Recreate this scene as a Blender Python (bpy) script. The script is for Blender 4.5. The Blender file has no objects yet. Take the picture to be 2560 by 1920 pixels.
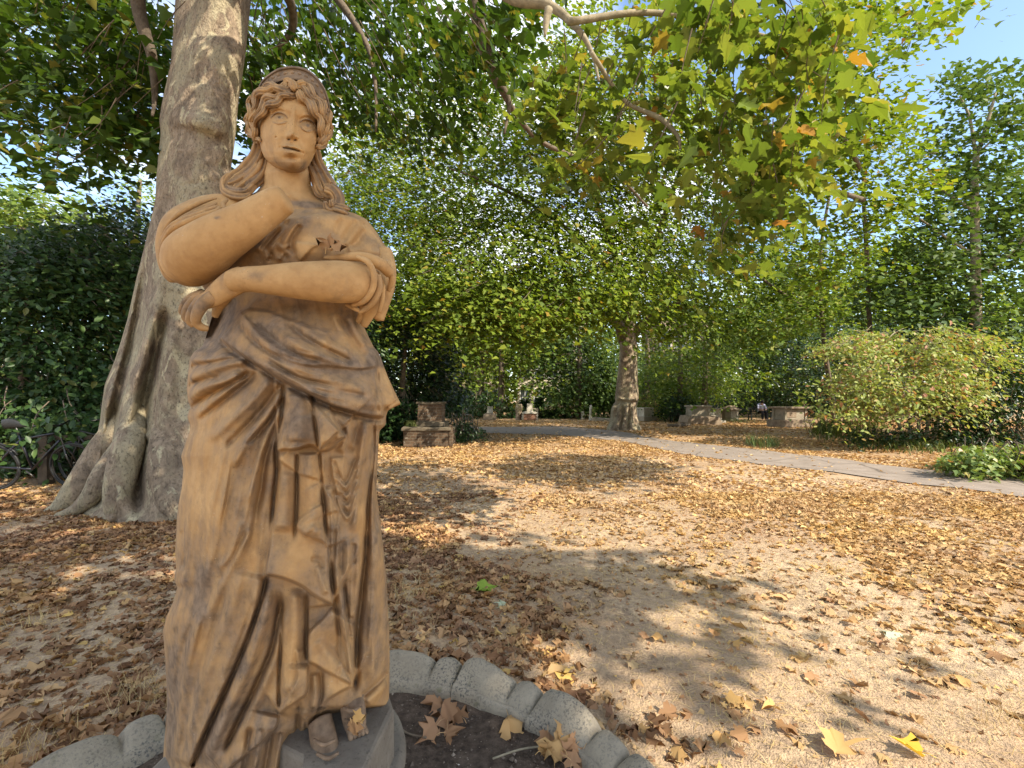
import bpy, math, random
import numpy as np
from math import radians, sin, cos, pi
sc = bpy.context.scene
R = radians
# ---------------------------------------------------------------- camera
F, CX, HY, CZ = 1074.0, 1280.0, 1000.0, 1.3
cam_d = bpy.data.cameras.new("camera")
cam = bpy.data.objects.new("camera", cam_d)
sc.collection.objects.link(cam)
cam_d.sensor_fit = 'HORIZONTAL'
cam_d.sensor_width = 36.0
cam_d.lens = 36.0 * F / 2560.0
cam_d.shift_y = 40.0 / 2560.0
cam_d.clip_start = 0.02
cam_d.clip_end = 2000
cam.location = (0, 0, CZ)
cam.rotation_euler = (R(90), 0, 0)
sc.camera = cam
# ---------------------------------------------------------------- sun and sky
SUN_EL, SUN_AZ = 41.0, 126.0          # azimuth clockwise from +Y
sd = np.array([sin(R(SUN_AZ)) * cos(R(SUN_EL)), cos(R(SUN_AZ)) * cos(R(SUN_EL)), sin(R(SUN_EL))])
sun_d = bpy.data.lights.new("sun", 'SUN')
sun_d.energy = 4.0
sun_d.angle = R(0.5)
sun_d.color = (1.0, 0.90, 0.74)
sun = bpy.data.objects.new("sun", sun_d)
sc.collection.objects.link(sun)
sun.location = (20, -10, 30)
from mathutils import Vector
sun.rotation_euler = Vector(sd).to_track_quat('Z', 'Y').to_euler()
world = bpy.data.worlds.new("World")
sc.world = world
world.use_nodes = True
wt = world.node_tree
wt.nodes.clear()
wo = wt.nodes.new('ShaderNodeOutputWorld')
wb = wt.nodes.new('ShaderNodeBackground')
sky = wt.nodes.new('ShaderNodeTexSky')
sky.sky_type = 'NISHITA'
sky.sun_disc = False
sky.sun_elevation = R(SUN_EL)
sky.sun_rotation = R(SUN_AZ)
sky.air_density = 1.0
sky.dust_density = 0.6
sky.ozone_density = 1.2
tc = wt.nodes.new('ShaderNodeTexCoord')
mp = wt.nodes.new('ShaderNodeMapping')
mp.inputs['Scale'].default_value = (1.0, 1.0, 2.2)
nz = wt.nodes.new('ShaderNodeTexNoise')
nz.inputs['Scale'].default_value = 2.3
nz.inputs['Detail'].default_value = 7
nz.inputs['Roughness'].default_value = 0.58
rp = wt.nodes.new('ShaderNodeValToRGB')
rp.color_ramp.elements[0].position = 0.44
rp.color_ramp.elements[1].position = 0.64
mx = wt.nodes.new('ShaderNodeMix'); mx.data_type = 'RGBA'
mx.inputs['B'].default_value = (6.2, 6.25, 6.3, 1)
wt.links.new(tc.outputs['Generated'], mp.inputs['Vector'])
wt.links.new(mp.outputs['Vector'], nz.inputs['Vector'])
wt.links.new(nz.outputs['Fac'], rp.inputs['Fac'])
wt.links.new(rp.outputs['Color'], mx.inputs['Factor'])
wt.links.new(sky.outputs['Color'], mx.inputs['A'])
wt.links.new(mx.outputs['Result'], wb.inputs['Color'])
wb.inputs['Strength'].default_value = 0.15
wt.links.new(wb.outputs['Background'], wo.inputs['Surface'])
sc.view_settings.view_transform = 'Standard'
sc.view_settings.look = 'None'
sc.view_settings.gamma = 1.0
sc.view_settings.exposure = 1.3
sc.render.engine = 'CYCLES'
cy = sc.cycles
cy.max_bounces = 7
cy.diffuse_bounces = 4
cy.glossy_bounces = 2
cy.transmission_bounces = 4
cy.transparent_max_bounces = 4
cy.caustics_reflective = False
cy.caustics_refractive = False
cy.use_denoising = True
# ---------------------------------------------------------------- helpers
def P(px, py, Y):
    return np.array([(px - CX) / F * Y, Y, CZ - (py - HY) / F * Y])
def G(px, py, z=0.0):
    Y = (CZ - z) * F / (py - HY)
    return np.array([(px - CX) / F * Y, Y, z])
def link(o, parent=None):
    sc.collection.objects.link(o)
    if parent is not None:
        o.parent = parent
    return o
def tag(o, label=None, cat=None, group=None, kind=None):
    if label: o["label"] = label
    if cat: o["category"] = cat
    if group: o["group"] = group
    if kind: o["kind"] = kind
    return o
def empty(name, loc=(0, 0, 0), label=None, cat=None, group=None):
    o = bpy.data.objects.new(name, None)
    o.empty_display_size = 0.1
    o.location = loc
    link(o)
    return tag(o, label, cat, group)
class MB:
    """collects vertices and faces; build() links ONE mesh object"""
    def __init__(s):
        s.v = []; s.f = []; s.sz = []; s.n = 0; s.a = []
    def add(s, V, faces, att=None):
        V = np.asarray(V, float).reshape(-1, 3)
        if isinstance(faces, np.ndarray):
            s.f.append((faces + s.n).ravel()); s.sz.append(np.full(len(faces), faces.shape[1], np.int32))
        else:
            s.f.append(np.array([i + s.n for fc in faces for i in fc], np.int64))
            s.sz.append(np.array([len(fc) for fc in faces], np.int32))
        s.v.append(V); s.n += len(V)
        s.a.append(np.zeros(len(V)) if att is None else np.broadcast_to(np.asarray(att, float), (len(V),)))
        return s
    def box(s, c, size, rz=0.0, taper=1.0, shear=(0, 0)):
        x, y, z = [q / 2 for q in size]
        b = np.array([[-x, -y, -z], [x, -y, -z], [x, y, -z], [-x, y, -z],
                      [-x * taper, -y * taper, z], [x * taper, -y * taper, z], [x * taper, y * taper, z], [-x * taper, y * taper, z]])
        b[4:, 0] += shear[0]; b[4:, 1] += shear[1]
        return s.add(rotz(b, rz) + np.array(c), [(0, 3, 2, 1), (4, 5, 6, 7), (0, 1, 5, 4), (1, 2, 6, 5), (2, 3, 7, 6), (3, 0, 4, 7)])
    def tube(s, pts, rad, seg=10, cap=True, sub=1, flat=1.0, att=None):
        V, fc = tube(pts, rad, seg, cap, sub, flat)
        return s.add(V, fc, att)
    def build(s, name, mat, parent=None, loc=None, smooth=True, attname=None, rz=None):
        V = np.concatenate(s.v); fl = np.concatenate(s.f).astype(np.int32); sz = np.concatenate(s.sz)
        me = bpy.data.meshes.new(name)
        me.vertices.add(len(V)); me.vertices.foreach_set('co', V.astype(np.float32).ravel())
        me.loops.add(len(fl)); me.loops.foreach_set('vertex_index', fl)
        me.polygons.add(len(sz))
        st = np.concatenate([[0], np.cumsum(sz)[:-1]]).astype(np.int32)
        me.polygons.foreach_set('loop_start', st)
        me.polygons.foreach_set('use_smooth', np.full(len(sz), bool(smooth)))
        if attname:
            at = me.attributes.new(attname, 'FLOAT', 'POINT')
            at.data.foreach_set('value', np.concatenate(s.a).astype(np.float32))
        me.update(calc_edges=True); me.validate()
        if mat is not None: me.materials.append(mat)
        o = bpy.data.objects.new(name, me)
        if loc is not None: o.location = loc
        if rz is not None: o.rotation_euler = (0, 0, rz)
        return link(o, parent)
def rotz(V, a):
    c, s_ = cos(a), sin(a)
    V = np.asarray(V, float)
    return np.stack([V[:, 0] * c - V[:, 1] * s_, V[:, 0] * s_ + V[:, 1] * c, V[:, 2]], 1)
def crom(pts, n):
    """catmull-rom resample, n samples per span; works on any number of columns"""
    p = np.asarray(pts, float)
    if len(p) < 2: return p
    q = np.vstack([2 * p[0] - p[1], p, 2 * p[-1] - p[-2]])
    out = []
    for i in range(1, len(q) - 2):
        t = np.linspace(0, 1, n, endpoint=False)[:, None]
        a, b, c, d = q[i - 1], q[i], q[i + 1], q[i + 2]
        out.append(0.5 * ((2 * b) + (-a + c) * t + (2 * a - 5 * b + 4 * c - d) * t ** 2 + (-a + 3 * b - 3 * c + d) * t ** 3))
    out.append(p[-1:])
    return np.vstack(out)
def tube(pts, rad, seg=10, cap=True, sub=1, flat=1.0):
    pts = np.asarray(pts, float)
    rad = np.broadcast_to(np.asarray(rad, float), (len(pts),))
    if sub > 1:
        q = crom(np.column_stack([pts, rad]), sub); pts, rad = q[:, :3], np.maximum(q[:, 3], 1e-5)
    n = len(pts)
    T = np.gradient(pts, axis=0)
    T /= np.linalg.norm(T, axis=1)[:, None] + 1e-12
    up = np.array([0, -1.0, 0]) if abs(T[0][1]) < 0.85 else np.array([0, 0, 1.0])
    A = np.zeros_like(T); B = np.zeros_like(T)
    prev = up
    for i in range(n):
        a = prev - T[i] * np.dot(prev, T[i]); a /= np.linalg.norm(a) + 1e-12
        A[i] = a; B[i] = np.cross(T[i], a); prev = a
    th = np.linspace(0, 2 * pi, seg, endpoint=False)
    V = pts[:, None, :] + rad[:, None, None] * (flat * np.cos(th)[None, :, None] * A[:, None, :] + np.sin(th)[None, :, None] * B[:, None, :])
    V = V.reshape(-1, 3)
    i, j = np.meshgrid(np.arange(n - 1), np.arange(seg), indexing='ij')
    a = i * seg + j; b = i * seg + (j + 1) % seg
    fc = np.stack([a, b, b + seg, a + seg], -1).reshape(-1, 4)
    if not cap: return V, fc
    V = np.vstack([V, pts[:1] - T[:1] * rad[0] * 0.35, pts[-1:] + T[-1:] * rad[-1] * 0.35])
    faces = [tuple(q) for q in fc.tolist()]
    c0, c1 = n * seg, n * seg + 1
    for k in range(seg):
        faces.append((c0, (k + 1) % seg, k)); faces.append((c1, (n - 1) * seg + k, (n - 1) * seg + (k + 1) % seg))
    return V, faces
def grid_faces(n, m, wrap=False):
    i, j = np.meshgrid(np.arange(n - 1), np.arange(m if wrap else m - 1), indexing='ij')
    j2 = (j + 1) % m
    return np.stack([i * m + j, i * m + j2, (i + 1) * m + j2, (i + 1) * m + j], -1).reshape(-1, 4)
def lathe(prof, seg=24):
    prof = np.asarray(prof, float)
    th = np.linspace(0, 2 * pi, seg, endpoint=False)
    V = np.stack([prof[:, 0, None] * np.cos(th), prof[:, 0, None] * np.sin(th), np.repeat(prof[:, 1, None], seg, 1)], -1).reshape(-1, 3)
    return V, grid_faces(len(prof), seg, True)
def sines(p, seed, f=1.0, octv=3):
    """cheap smooth noise in about -1..1 for (n,3) points"""
    r = np.random.default_rng(seed); s_ = 0; amp = 1.0; tot = 0
    for o in range(octv):
        v = 0
        for k in range(4):
            d = r.normal(size=3); d /= np.linalg.norm(d)
            v = v + np.sin(p @ d * f * (2 ** o) * r.uniform(.8, 1.3) + r.uniform(0, 6.28))
        s_ = s_ + amp * v / 2.0; tot += amp; amp *= .55
    return s_ / tot
# ---------------------------------------------------------------- material helper
class NT:
    def __init__(s, name):
        s.m = bpy.data.materials.new(name); s.m.use_nodes = True
        s.t = s.m.node_tree; s.t.nodes.clear()
        s.out = s.t.nodes.new('ShaderNodeOutputMaterial')
    def n(s, typ, props=None, **inp):
        nd = s.t.nodes.new('ShaderNode' + typ)
        for k, v in (props or {}).items(): setattr(nd, k, v)
        for k, v in inp.items():
            k = k.replace('_', ' ')
            so = nd.inputs[k] if k in nd.inputs else nd.inputs[int(k[1:])]
            s.set(so, v)
        return nd
    def set(s, so, v):
        if isinstance(v, bpy.types.NodeSocket): s.t.links.new(v, so)
        elif isinstance(v, bpy.types.Node): s.t.links.new(v.outputs[0], so)
        else:
            if isinstance(v, (tuple, list)) and len(v) == 3 and so.type == 'RGBA': v = (*v, 1)
            so.default_value = v
    def mix(s, f, a, b, mode='MIX'):
        nd = s.t.nodes.new('ShaderNodeMix'); nd.data_type = 'RGBA'; nd.blend_type = mode
        s.set(nd.inputs[0], f); s.set(nd.inputs[6], a); s.set(nd.inputs[7], b)
        return nd.outputs[2]
    def ramp(s, f, stops, interp='LINEAR'):
        nd = s.t.nodes.new('ShaderNodeValToRGB'); s.set(nd.inputs[0], f)
        cr = nd.color_ramp; cr.interpolation = interp
        while len(cr.elements) < len(stops): cr.elements.new(0.5)
        for e, (p, c) in zip(cr.elements, stops):
            e.position = p; e.color = (c, c, c, 1) if not isinstance(c, tuple) else (*c, 1)
        return nd.outputs[0]
    def noise(s, scale, detail=4, rough=.55, vec=None, dist=0.0):
        nd = s.n('TexNoise', Scale=scale, Detail=detail, Roughness=rough, Distortion=dist)
        if vec is not None: s.set(nd.inputs['Vector'], vec)
        return nd.outputs[0]
    def pos(s): return s.n('NewGeometry').outputs['Position']
    def obj(s): return s.n('TexCoord').outputs['Object']
    def scale(s, vec, xyz):
        nd = s.n('Mapping'); s.set(nd.inputs['Vector'], vec); nd.inputs['Scale'].default_value = xyz
        return nd.outputs[0]
    def math(s, op, a, b=0.0):
        nd = s.n('Math', dict(operation=op)); s.set(nd.inputs[0], a); s.set(nd.inputs[1], b); return nd.outputs[0]
    def bump(s, h, strength=.3, dist=.01):
        nd = s.n('Bump', Strength=strength, Distance=dist); s.set(nd.inputs['Height'], h); return nd.outputs[0]
    def pbr(s, col, rough=.8, normal=None, spec=.3, metal=0.0):
        b = s.n('BsdfPrincipled'); s.set(b.inputs['Base Color'], col); s.set(b.inputs['Roughness'], rough)
        b.inputs['Specular IOR Level'].default_value = spec; b.inputs['Metallic'].default_value = metal
        if normal is not None: s.set(b.inputs['Normal'], normal)
        s.t.links.new(b.outputs[0], s.out.inputs[0]); return s.m
def simple(name, col, rough=.7, var=.25, scale=8.0, bump=.2, dist=.01, metal=0.0, spec=.3):
    t = NT(name); n = t.noise(scale, 5, .6, t.pos())
    c = t.mix(t.ramp(n, [(.3, 0.0), (.7, 1.0)]), tuple(q * (1 - var) for q in col), tuple(min(1, q * (1 + var)) for q in col))
    return t.pbr(c, rough, t.bump(t.noise(scale * 6, 4, .6, t.pos()), bump, dist), spec, metal)
def leafmat(name, stops, trans=.35, rough=.5, tcol=(1.12, 1.12, .5), patch=None):
    t = NT(name)
    rnd = t.n('NewGeometry').outputs['Random Per Island']
    c = t.ramp(rnd, stops)
    nz = t.noise(1.3, 3, .5, t.pos())
    c = t.mix(t.ramp(nz, [(.35, .0), (.65, .5)]), c, t.mix(1.0, c, (1.15, 1.1, .6), 'MULTIPLY'))
    p = t.n('BsdfPrincipled', Roughness=rough); t.set(p.inputs['Base Color'], c); p.inputs['Specular IOR Level'].default_value = .22
    tr = t.n('BsdfTranslucent'); t.set(tr.inputs[0], t.mix(1.0, c, tcol, 'MULTIPLY'))
    mx_ = t.n('MixShader'); t.set(mx_.inputs[0], trans)
    t.t.links.new(p.outputs[0], mx_.inputs[1]); t.t.links.new(tr.outputs[0], mx_.inputs[2])
    t.t.links.new(mx_.outputs[0], t.out.inputs[0])
    return t.m
M = {}
def terracotta(name):
    t = NT(name)
    pos = t.pos()
    st = t.n('Attribute', dict(attribute_name='stain_shade')).outputs['Fac']
    n1 = t.noise(9, 6, .62, pos); n2 = t.noise(38, 5, .6, pos); n3 = t.noise(150, 3, .6, pos)
    strk = t.noise(14, 5, .6, t.scale(pos, (1.6, 1.6, .35)))
    clean = t.mix(t.ramp(n1, [(.3, 0.0), (.7, 1.0)]), (.38, .215, .085), (.51, .315, .14))
    clean = t.mix(t.ramp(n2, [(.45, 0.0), (.8, .55)]), clean, (.28, .145, .058))
    dirty = t.mix(t.ramp(n2, [(.35, 0.0), (.7, 1.0)]), (.125, .085, .056), (.27, .185, .118))
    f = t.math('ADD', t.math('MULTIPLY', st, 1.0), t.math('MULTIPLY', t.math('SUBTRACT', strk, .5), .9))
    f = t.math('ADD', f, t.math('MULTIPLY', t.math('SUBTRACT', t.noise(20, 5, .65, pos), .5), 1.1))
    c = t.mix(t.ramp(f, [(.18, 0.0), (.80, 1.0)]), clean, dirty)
    v = t.n('TexVoronoi', Scale=120.0); t.set(v.inputs['Vector'], pos)
    spk = t.math('MULTIPLY', t.ramp(v.outputs['Distance'], [(.10, 1.0), (.16, 0.0)]), t.ramp(t.noise(7, 3, .5, pos), [(.55, 0.0), (.66, .6)]))
    c = t.mix(spk, c, (.06, .042, .03))
    pale = t.math('MULTIPLY', t.ramp(n3, [(.66, 0.0), (.74, .8)]), t.ramp(n1, [(.5, 0.0), (.62, 1.0)]))
    c = t.mix(pale, c, (.5, .43, .34))
    h = t.math('ADD', t.math('MULTIPLY', n2, .6), t.math('MULTIPLY', n3, .5))
    h = t.math('SUBTRACT', h, t.math('MULTIPLY', spk, .6))
    return t.pbr(c, .82, t.bump(h, .45, .004), .25)
M['terra'] = terracotta('weathered_terracotta')
def barkmat(name):
    t = NT(name); pos = t.pos()
    w = t.scale(pos, (1, 1, .6))
    n1 = t.noise(2.2, 6, .6, w, .6); n2 = t.noise(9, 6, .65, w, .8); n3 = t.noise(45, 4, .6, w)
    c = t.mix(t.ramp(n2, [(.32, 0.0), (.66, 1.0)]), (.15, .112, .078), (.335, .255, .175))
    c = t.mix(t.ramp(n1, [(.47, 0.0), (.56, .7)]), c, (.37, .32, .205))
    c = t.mix(t.ramp(t.noise(5.5, 5, .6, w, 1.0), [(.565, 0.0), (.625, .8)]), c, (.46, .40, .26))
    c = t.mix(t.ramp(n3, [(.54, 0.0), (.70, .75)]), c, (.05, .037, .028))
    c = t.mix(t.ramp(t.noise(26, 5, .7, t.scale(pos, (1, 1, .5)), .5), [(.56, 0.0), (.66, .6)]), c, (.07, .05, .038))
    vo = t.n('TexVoronoi', dict(feature='DISTANCE_TO_EDGE'), Scale=13.0); t.set(vo.inputs['Vector'], t.scale(pos, (1, 1, .45)))
    crk = t.ramp(vo.outputs['Distance'], [(.0, 0.0), (.05, 1.0)])
    h = t.math('ADD', t.math('MULTIPLY', n2, 1.0), t.math('MULTIPLY', n3, .3)); h = t.math('ADD', h, t.math('MULTIPLY', t.noise(24, 5, .65, w, .6), .6))
    return t.pbr(c, .9, t.bump(h, .95, .045), .2)
M['bark'] = barkmat('plane_bark')
M['limbbark'] = simple('limb_bark', (.11, .085, .06), .9, .45, 9, .6, .02)
M['twig'] = simple('twig_bark', (.13, .10, .07), .9, .4, 20, .3)
M['pale_twig'] = simple('pale_twig_bark', (.26, .22, .15), .9, .35, 20, .3)
M['leaf_near'] = leafmat('sunlit_plane_leaf', [(0, (.075, .125, .024)), (.3, (.12, .18, .035)), (.6, (.175, .235, .05)), (.85, (.24, .285, .065)), (.965, (.33, .30, .07)), (1, (.38, .17, .05))], .40, .36)  # lighter copy of the plane leaf, sunlight put into its colour
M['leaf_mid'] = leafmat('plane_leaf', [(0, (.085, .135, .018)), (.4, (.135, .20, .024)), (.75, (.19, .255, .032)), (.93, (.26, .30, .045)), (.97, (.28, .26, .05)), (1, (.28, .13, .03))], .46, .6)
M['leaf_left'] = leafmat('shaded_plane_leaf', [(0, (.032, .065, .013)), (.5, (.05, .095, .017)), (.9, (.08, .13, .022)), (1, (.2, .17, .04))], .4, .5)  # darker copy of the plane leaf, shade put into its colour
M['leaf_far'] = leafmat('distant_leaf', [(0, (.08, .135, .024)), (.5, (.13, .20, .032)), (.85, (.19, .25, .045)), (1, (.27, .28, .065))], .42, .55)
M['leaf_blue'] = leafmat('cool_green_leaf', [(0, (.05, .095, .032)), (.5, (.085, .14, .042)), (1, (.13, .19, .055))], .35, .55)
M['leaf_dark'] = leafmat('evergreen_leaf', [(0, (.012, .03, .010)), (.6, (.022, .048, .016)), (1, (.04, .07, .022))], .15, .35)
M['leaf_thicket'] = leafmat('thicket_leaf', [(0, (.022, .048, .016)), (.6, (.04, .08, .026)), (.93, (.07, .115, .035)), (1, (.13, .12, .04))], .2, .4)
M['leaf_bush'] = leafmat('yellowing_bush_leaf', [(0, (.18, .24, .07)), (.45, (.28, .33, .10)), (.8, (.38, .38, .14)), (.88, (.34, .20, .12)), (1, (.38, .17, .10))], .35, .5)
M['leaf_ivy'] = leafmat('ivy_leaf', [(0, (.10, .16, .04)), (.6, (.18, .25, .07)), (.9, (.27, .31, .10)), (1, (.36, .18, .07))], .3, .4)
M['weed'] = leafmat('weed_leaf', [(0, (.05, .08, .02)), (.6, (.10, .13, .035)), (1, (.16, .15, .05))], .3, .6)
M['grassblade'] = leafmat('green_grass', [(0, (.10, .16, .05)), (.6, (.16, .21, .08)), (1, (.28, .27, .13))], .3, .6)
M['dead'] = leafmat('dead_leaf', [(0, (.19, .10, .058)), (.25, (.27, .15, .085)), (.55, (.36, .205, .115)), (.8, (.47, .285, .155)), (.95, (.55, .37, .20)), (1, (.58, .40, .14))], .22, .75, (1.1, .9, .6))
M['dead_sunlit'] = leafmat('sun_brightened_litter', [(0, (.27, .155, .08)), (.3, (.40, .25, .125)), (.6, (.50, .33, .17)), (1, (.60, .43, .24))], .25, .8, (1.1, .9, .6))  # lighter copy of the dead leaf, brightness of sunlit litter put into its colour
M['dead_pale'] = leafmat('pale_dead_leaf', [(0, (.42, .24, .10)), (1, (.55, .36, .17))], .2, .75, (1.1, .9, .6))
M['dead_green'] = leafmat('fresh_green_leaf', [(0, (.20, .30, .05)), (1, (.24, .34, .06))], .3, .5)
M['dead_grey'] = leafmat('silvery_leaf', [(0, (.38, .44, .34)), (1, (.44, .48, .38))], .1, .6)
M['dead_yellow'] = leafmat('yellow_leaf', [(0, (.62, .40, .06)), (1, (.66, .44, .08))], .25, .6)
M['straw'] = leafmat('dry_straw', [(0, (.36, .25, .12)), (.5, (.52, .38, .20)), (1, (.66, .52, .30))], .2, .8, (1, .9, .6))
# ================================================================ STATUE
class HM:
    """height / stain map drawn with strokes on the statue's frontal plane"""
    def __init__(s, x0, y0, x1, y1, res):
        s.x0, s.y0, s.res = x0, y0, res
        s.w = int((x1 - x0) / res) + 2; s.h = int((y1 - y0) / res) + 2
        s.a = np.zeros((s.h, s.w))
    def _region(s, p, pad):
        i0 = max(0, int((p[:, 1].min() - pad - s.y0) / s.res)); i1 = min(s.h, int((p[:, 1].max() + pad - s.y0) / s.res) + 2)
        j0 = max(0, int((p[:, 0].min() - pad - s.x0) / s.res)); j1 = min(s.w, int((p[:, 0].max() + pad - s.x0) / s.res) + 2)
        if i1 <= i0 or j1 <= j0: return None
        yy, xx = np.meshgrid(s.y0 + np.arange(i0, i1) * s.res, s.x0 + np.arange(j0, j1) * s.res, indexing='ij')
        return (slice(i0, i1), slice(j0, j1)), xx, yy
    def _dist(s, p, xx, yy):
        L = np.concatenate([[0], np.cumsum(np.linalg.norm(np.diff(p, axis=0), axis=1))])
        best = np.full(xx.shape, 1e9); sg = np.zeros(xx.shape); tt = np.zeros(xx.shape)
        for k in range(len(p) - 1):
            a, b = p[k], p[k + 1]; d = b - a; l2 = d @ d + 1e-9
            t = np.clip(((xx - a[0]) * d[0] + (yy - a[1]) * d[1]) / l2, 0, 1)
            ex = xx - a[0] - t * d[0]; ey = yy - a[1] - t * d[1]
            e = ex * ex + ey * ey; m = e < best
            best = np.where(m, e, best)
            sg = np.where(m, np.sign(d[0] * ey - d[1] * ex), sg)      # + = right-hand side going along (image y down)
            tt = np.where(m, (L[k] + t * math.sqrt(l2)) / L[-1], tt)
        return np.sqrt(best), sg, tt
    def ridge(s, pts, w, h, t0=.12, t1=.12, sub=4):
        p = crom(pts, sub) if len(pts) > 2 else np.asarray(pts, float)
        r = s._region(p, 3 * w)
        if r is None: return
        sl, xx, yy = r
        d, sg, t = s._dist(p, xx, yy)
        tp = np.clip(t / max(t0, 1e-3), 0, 1) * np.clip((1 - t) / max(t1, 1e-3), 0, 1)
        tp = tp * tp * (3 - 2 * tp)
        s.a[sl] += h * np.exp(-(d / w) ** 2) * tp
    def step(s, pts, h, side, fall, e=2.5, t0=.06, t1=.06, sub=4):
        """side +1: raised on the right-hand side while following pts (image y down), -1: left"""
        p = crom(pts, sub) if len(pts) > 2 else np.asarray(pts, float)
        r = s._region(p, 2.5 * fall)
        if r is None: return
        sl, xx, yy = r
        d, sg, t = s._dist(p, xx, yy)
        q = d * sg * side
        u = np.clip((q + e) / (2 * e), 0, 1); u = u * u * (3 - 2 * u)
        tp = np.clip(t / max(t0, 1e-3), 0, 1) * np.clip((1 - t) / max(t1, 1e-3), 0, 1)
        s.a[sl] += h * u * np.exp(-(np.maximum(q, 0) / fall) ** 2) * tp
    def bump(s, x, y, sx, sy, h, rot=0.0):
        sl = s._region(np.array([[x, y]]), 3 * max(sx, sy))
        if sl is None: return
        sl, xx, yy = sl
        c, q = cos(rot), sin(rot)
        u = (xx - x) * c + (yy - y) * q; v = -(xx - x) * q + (yy - y) * c
        s.a[sl] += h * np.exp(-(u / sx) ** 2 - (v / sy) ** 2)
    def __call__(s, x, y):
        fx = np.clip((x - s.x0) / s.res, 0, s.w - 1.001); fy = np.clip((y - s.y0) / s.res, 0, s.h - 1.001)
        i, j = fy.astype(int), fx.astype(int); u, v = fx - j, fy - i
        a = s.a
        return (a[i, j] * (1 - u) + a[i, j + 1] * u) * (1 - v) + (a[i + 1, j] * (1 - u) + a[i + 1, j + 1] * u) * v
    def blur(s, n):
        for _ in range(n):
            a = s.a
            a = .5 * a + .25 * (np.roll(a, 1, 0) + np.roll(a, -1, 0)); s.a = .5 * a + .25 * (np.roll(a, 1, 1) + np.roll(a, -1, 1))
def Z(s, ox, oy):
    return lambda pts: [(ox + s * a, oy + s * b) for a, b in pts]
z1 = Z(500 / 2074, 540, 140); z2 = Z(700 / 2151, 360, 420); z3 = Z(660 / 1825, 400, 740); z4 = Z(700 / 1873, 380, 1300)
z6 = Z(300 / 1914, 460, 640)
def relief(mb, rows, step, ncf, ncb, hm=None, stain_shade=None, power=1.0, cap=True, smooth_rows=True, midf=None):
    """rows: (py, xl, xr, Ycentre, depth_front, depth_back). A closed solid whose front carries the height map."""
    rows = np.asarray(rows, float)
    py = np.arange(rows[0, 0], rows[-1, 0] + step * .5, step)
    q = np.stack([np.interp(py, rows[:, 0], rows[:, k]) for k in range(1, 6)], 1)
    if smooth_rows:
        k = np.array([1, 2, 3, 2, 1]) / 9.0
        for c in range(5):
            pad = np.pad(q[:, c], 2, mode='edge'); q[:, c] = np.convolve(pad, k, 'valid')
    ph = np.concatenate([np.linspace(-pi / 2, pi / 2, ncf), np.linspace(pi / 2, 1.5 * pi, ncb + 2)[1:-1]])
    s_, c_ = np.sin(ph), np.cos(ph)
    mid = (q[:, 0] + q[:, 1]) / 2
    if midf is not None: mid = np.interp(py, midf[0], midf[1])
    PX = mid[:, None] + np.where(s_[None] < 0, (mid - q[:, 0])[:, None], (q[:, 1] - mid)[:, None]) * s_[None]
    PY = np.repeat(py[:, None], len(ph), 1)
    fr = c_ > 0
    cc = np.abs(c_) ** power
    dep = np.where(fr[None], q[:, 3][:, None] * cc[None], -q[:, 4][:, None] * cc[None])
    Y = q[:, 2][:, None] - dep
    if hm is not None:
        tp = np.clip(np.maximum(c_, 0) / .22, 0, 1); tp = tp * tp * (3 - 2 * tp)
        Y = Y - hm(PX, PY) * tp[None]
    X = (PX - CX) / F * Y
    Zc = CZ - (PY - HY) / F * Y
    V = np.stack([X, Y, Zc], -1).reshape(-1, 3)
    n, m = PX.shape
    fc = grid_faces(n, m, True)[:, ::-1]
    at = None
    if stain_shade is not None: at = stain_shade(PX, PY).ravel()
    mb.add(V, fc, at)
    if cap:
        mb.add(np.vstack([V[:m], V[-m:]]), [tuple(range(m)), tuple(range(2 * m - 1, m - 1, -1))], 0 if at is None else np.concatenate([at[:m], at[-m:]]))
def ptube(mb, pts, seg=14, sub=5, flat=1.0, att=0.0, cap=True):
    """tube from (px, py, radius_px, Y)"""
    pts = np.asarray(pts, float)
    q = np.array([P(a, b, d) for a, b, c, d in pts]); r = pts[:, 2] / F * pts[:, 3]
    mb.tube(q, r, seg, cap, sub, flat, att)
def zt(zf, pts):
    """(zx, zy, zr, Y) in zoom units -> px tuple"""
    k = zf([(1, 0)])[0][0] - zf([(0, 0)])[0][0]
    return [(*zf([(a, b)])[0], c * k, d) for a, b, c, d in pts]
rng = np.random.default_rng(5)
statue = empty('statue', (-.57, 1.22, .30), 'weathered ochre terracotta statue of a draped woman with folded arms, one hand broken off', 'statue')
SINV = Vector((.57, -1.22, -.30))
def sbuild(mb, name, mat='terra'):
    o = mb.build(name, M[mat], statue, attname='stain_shade')
    o.location = SINV
    return o
# ---- robe -------------------------------------------------------------
H = HM(370, 500, 1030, 2060, 2.0)
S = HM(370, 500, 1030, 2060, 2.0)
rd, stp, bp = H.ridge, H.step, H.bump
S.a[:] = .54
# body volumes
bp(*z2([(1290, 600)])[0], 66, 60, .042); bp(640, 600, 60, 60, .03)
bp(740, 880, 120, 70, .025); bp(560, 1260, 95, 230, .055, -.12); bp(590, 1030, 90, 110, .02)
bp(880, 1330, 60, 240, .02); bp(470, 1650, 50, 200, .02)
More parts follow.
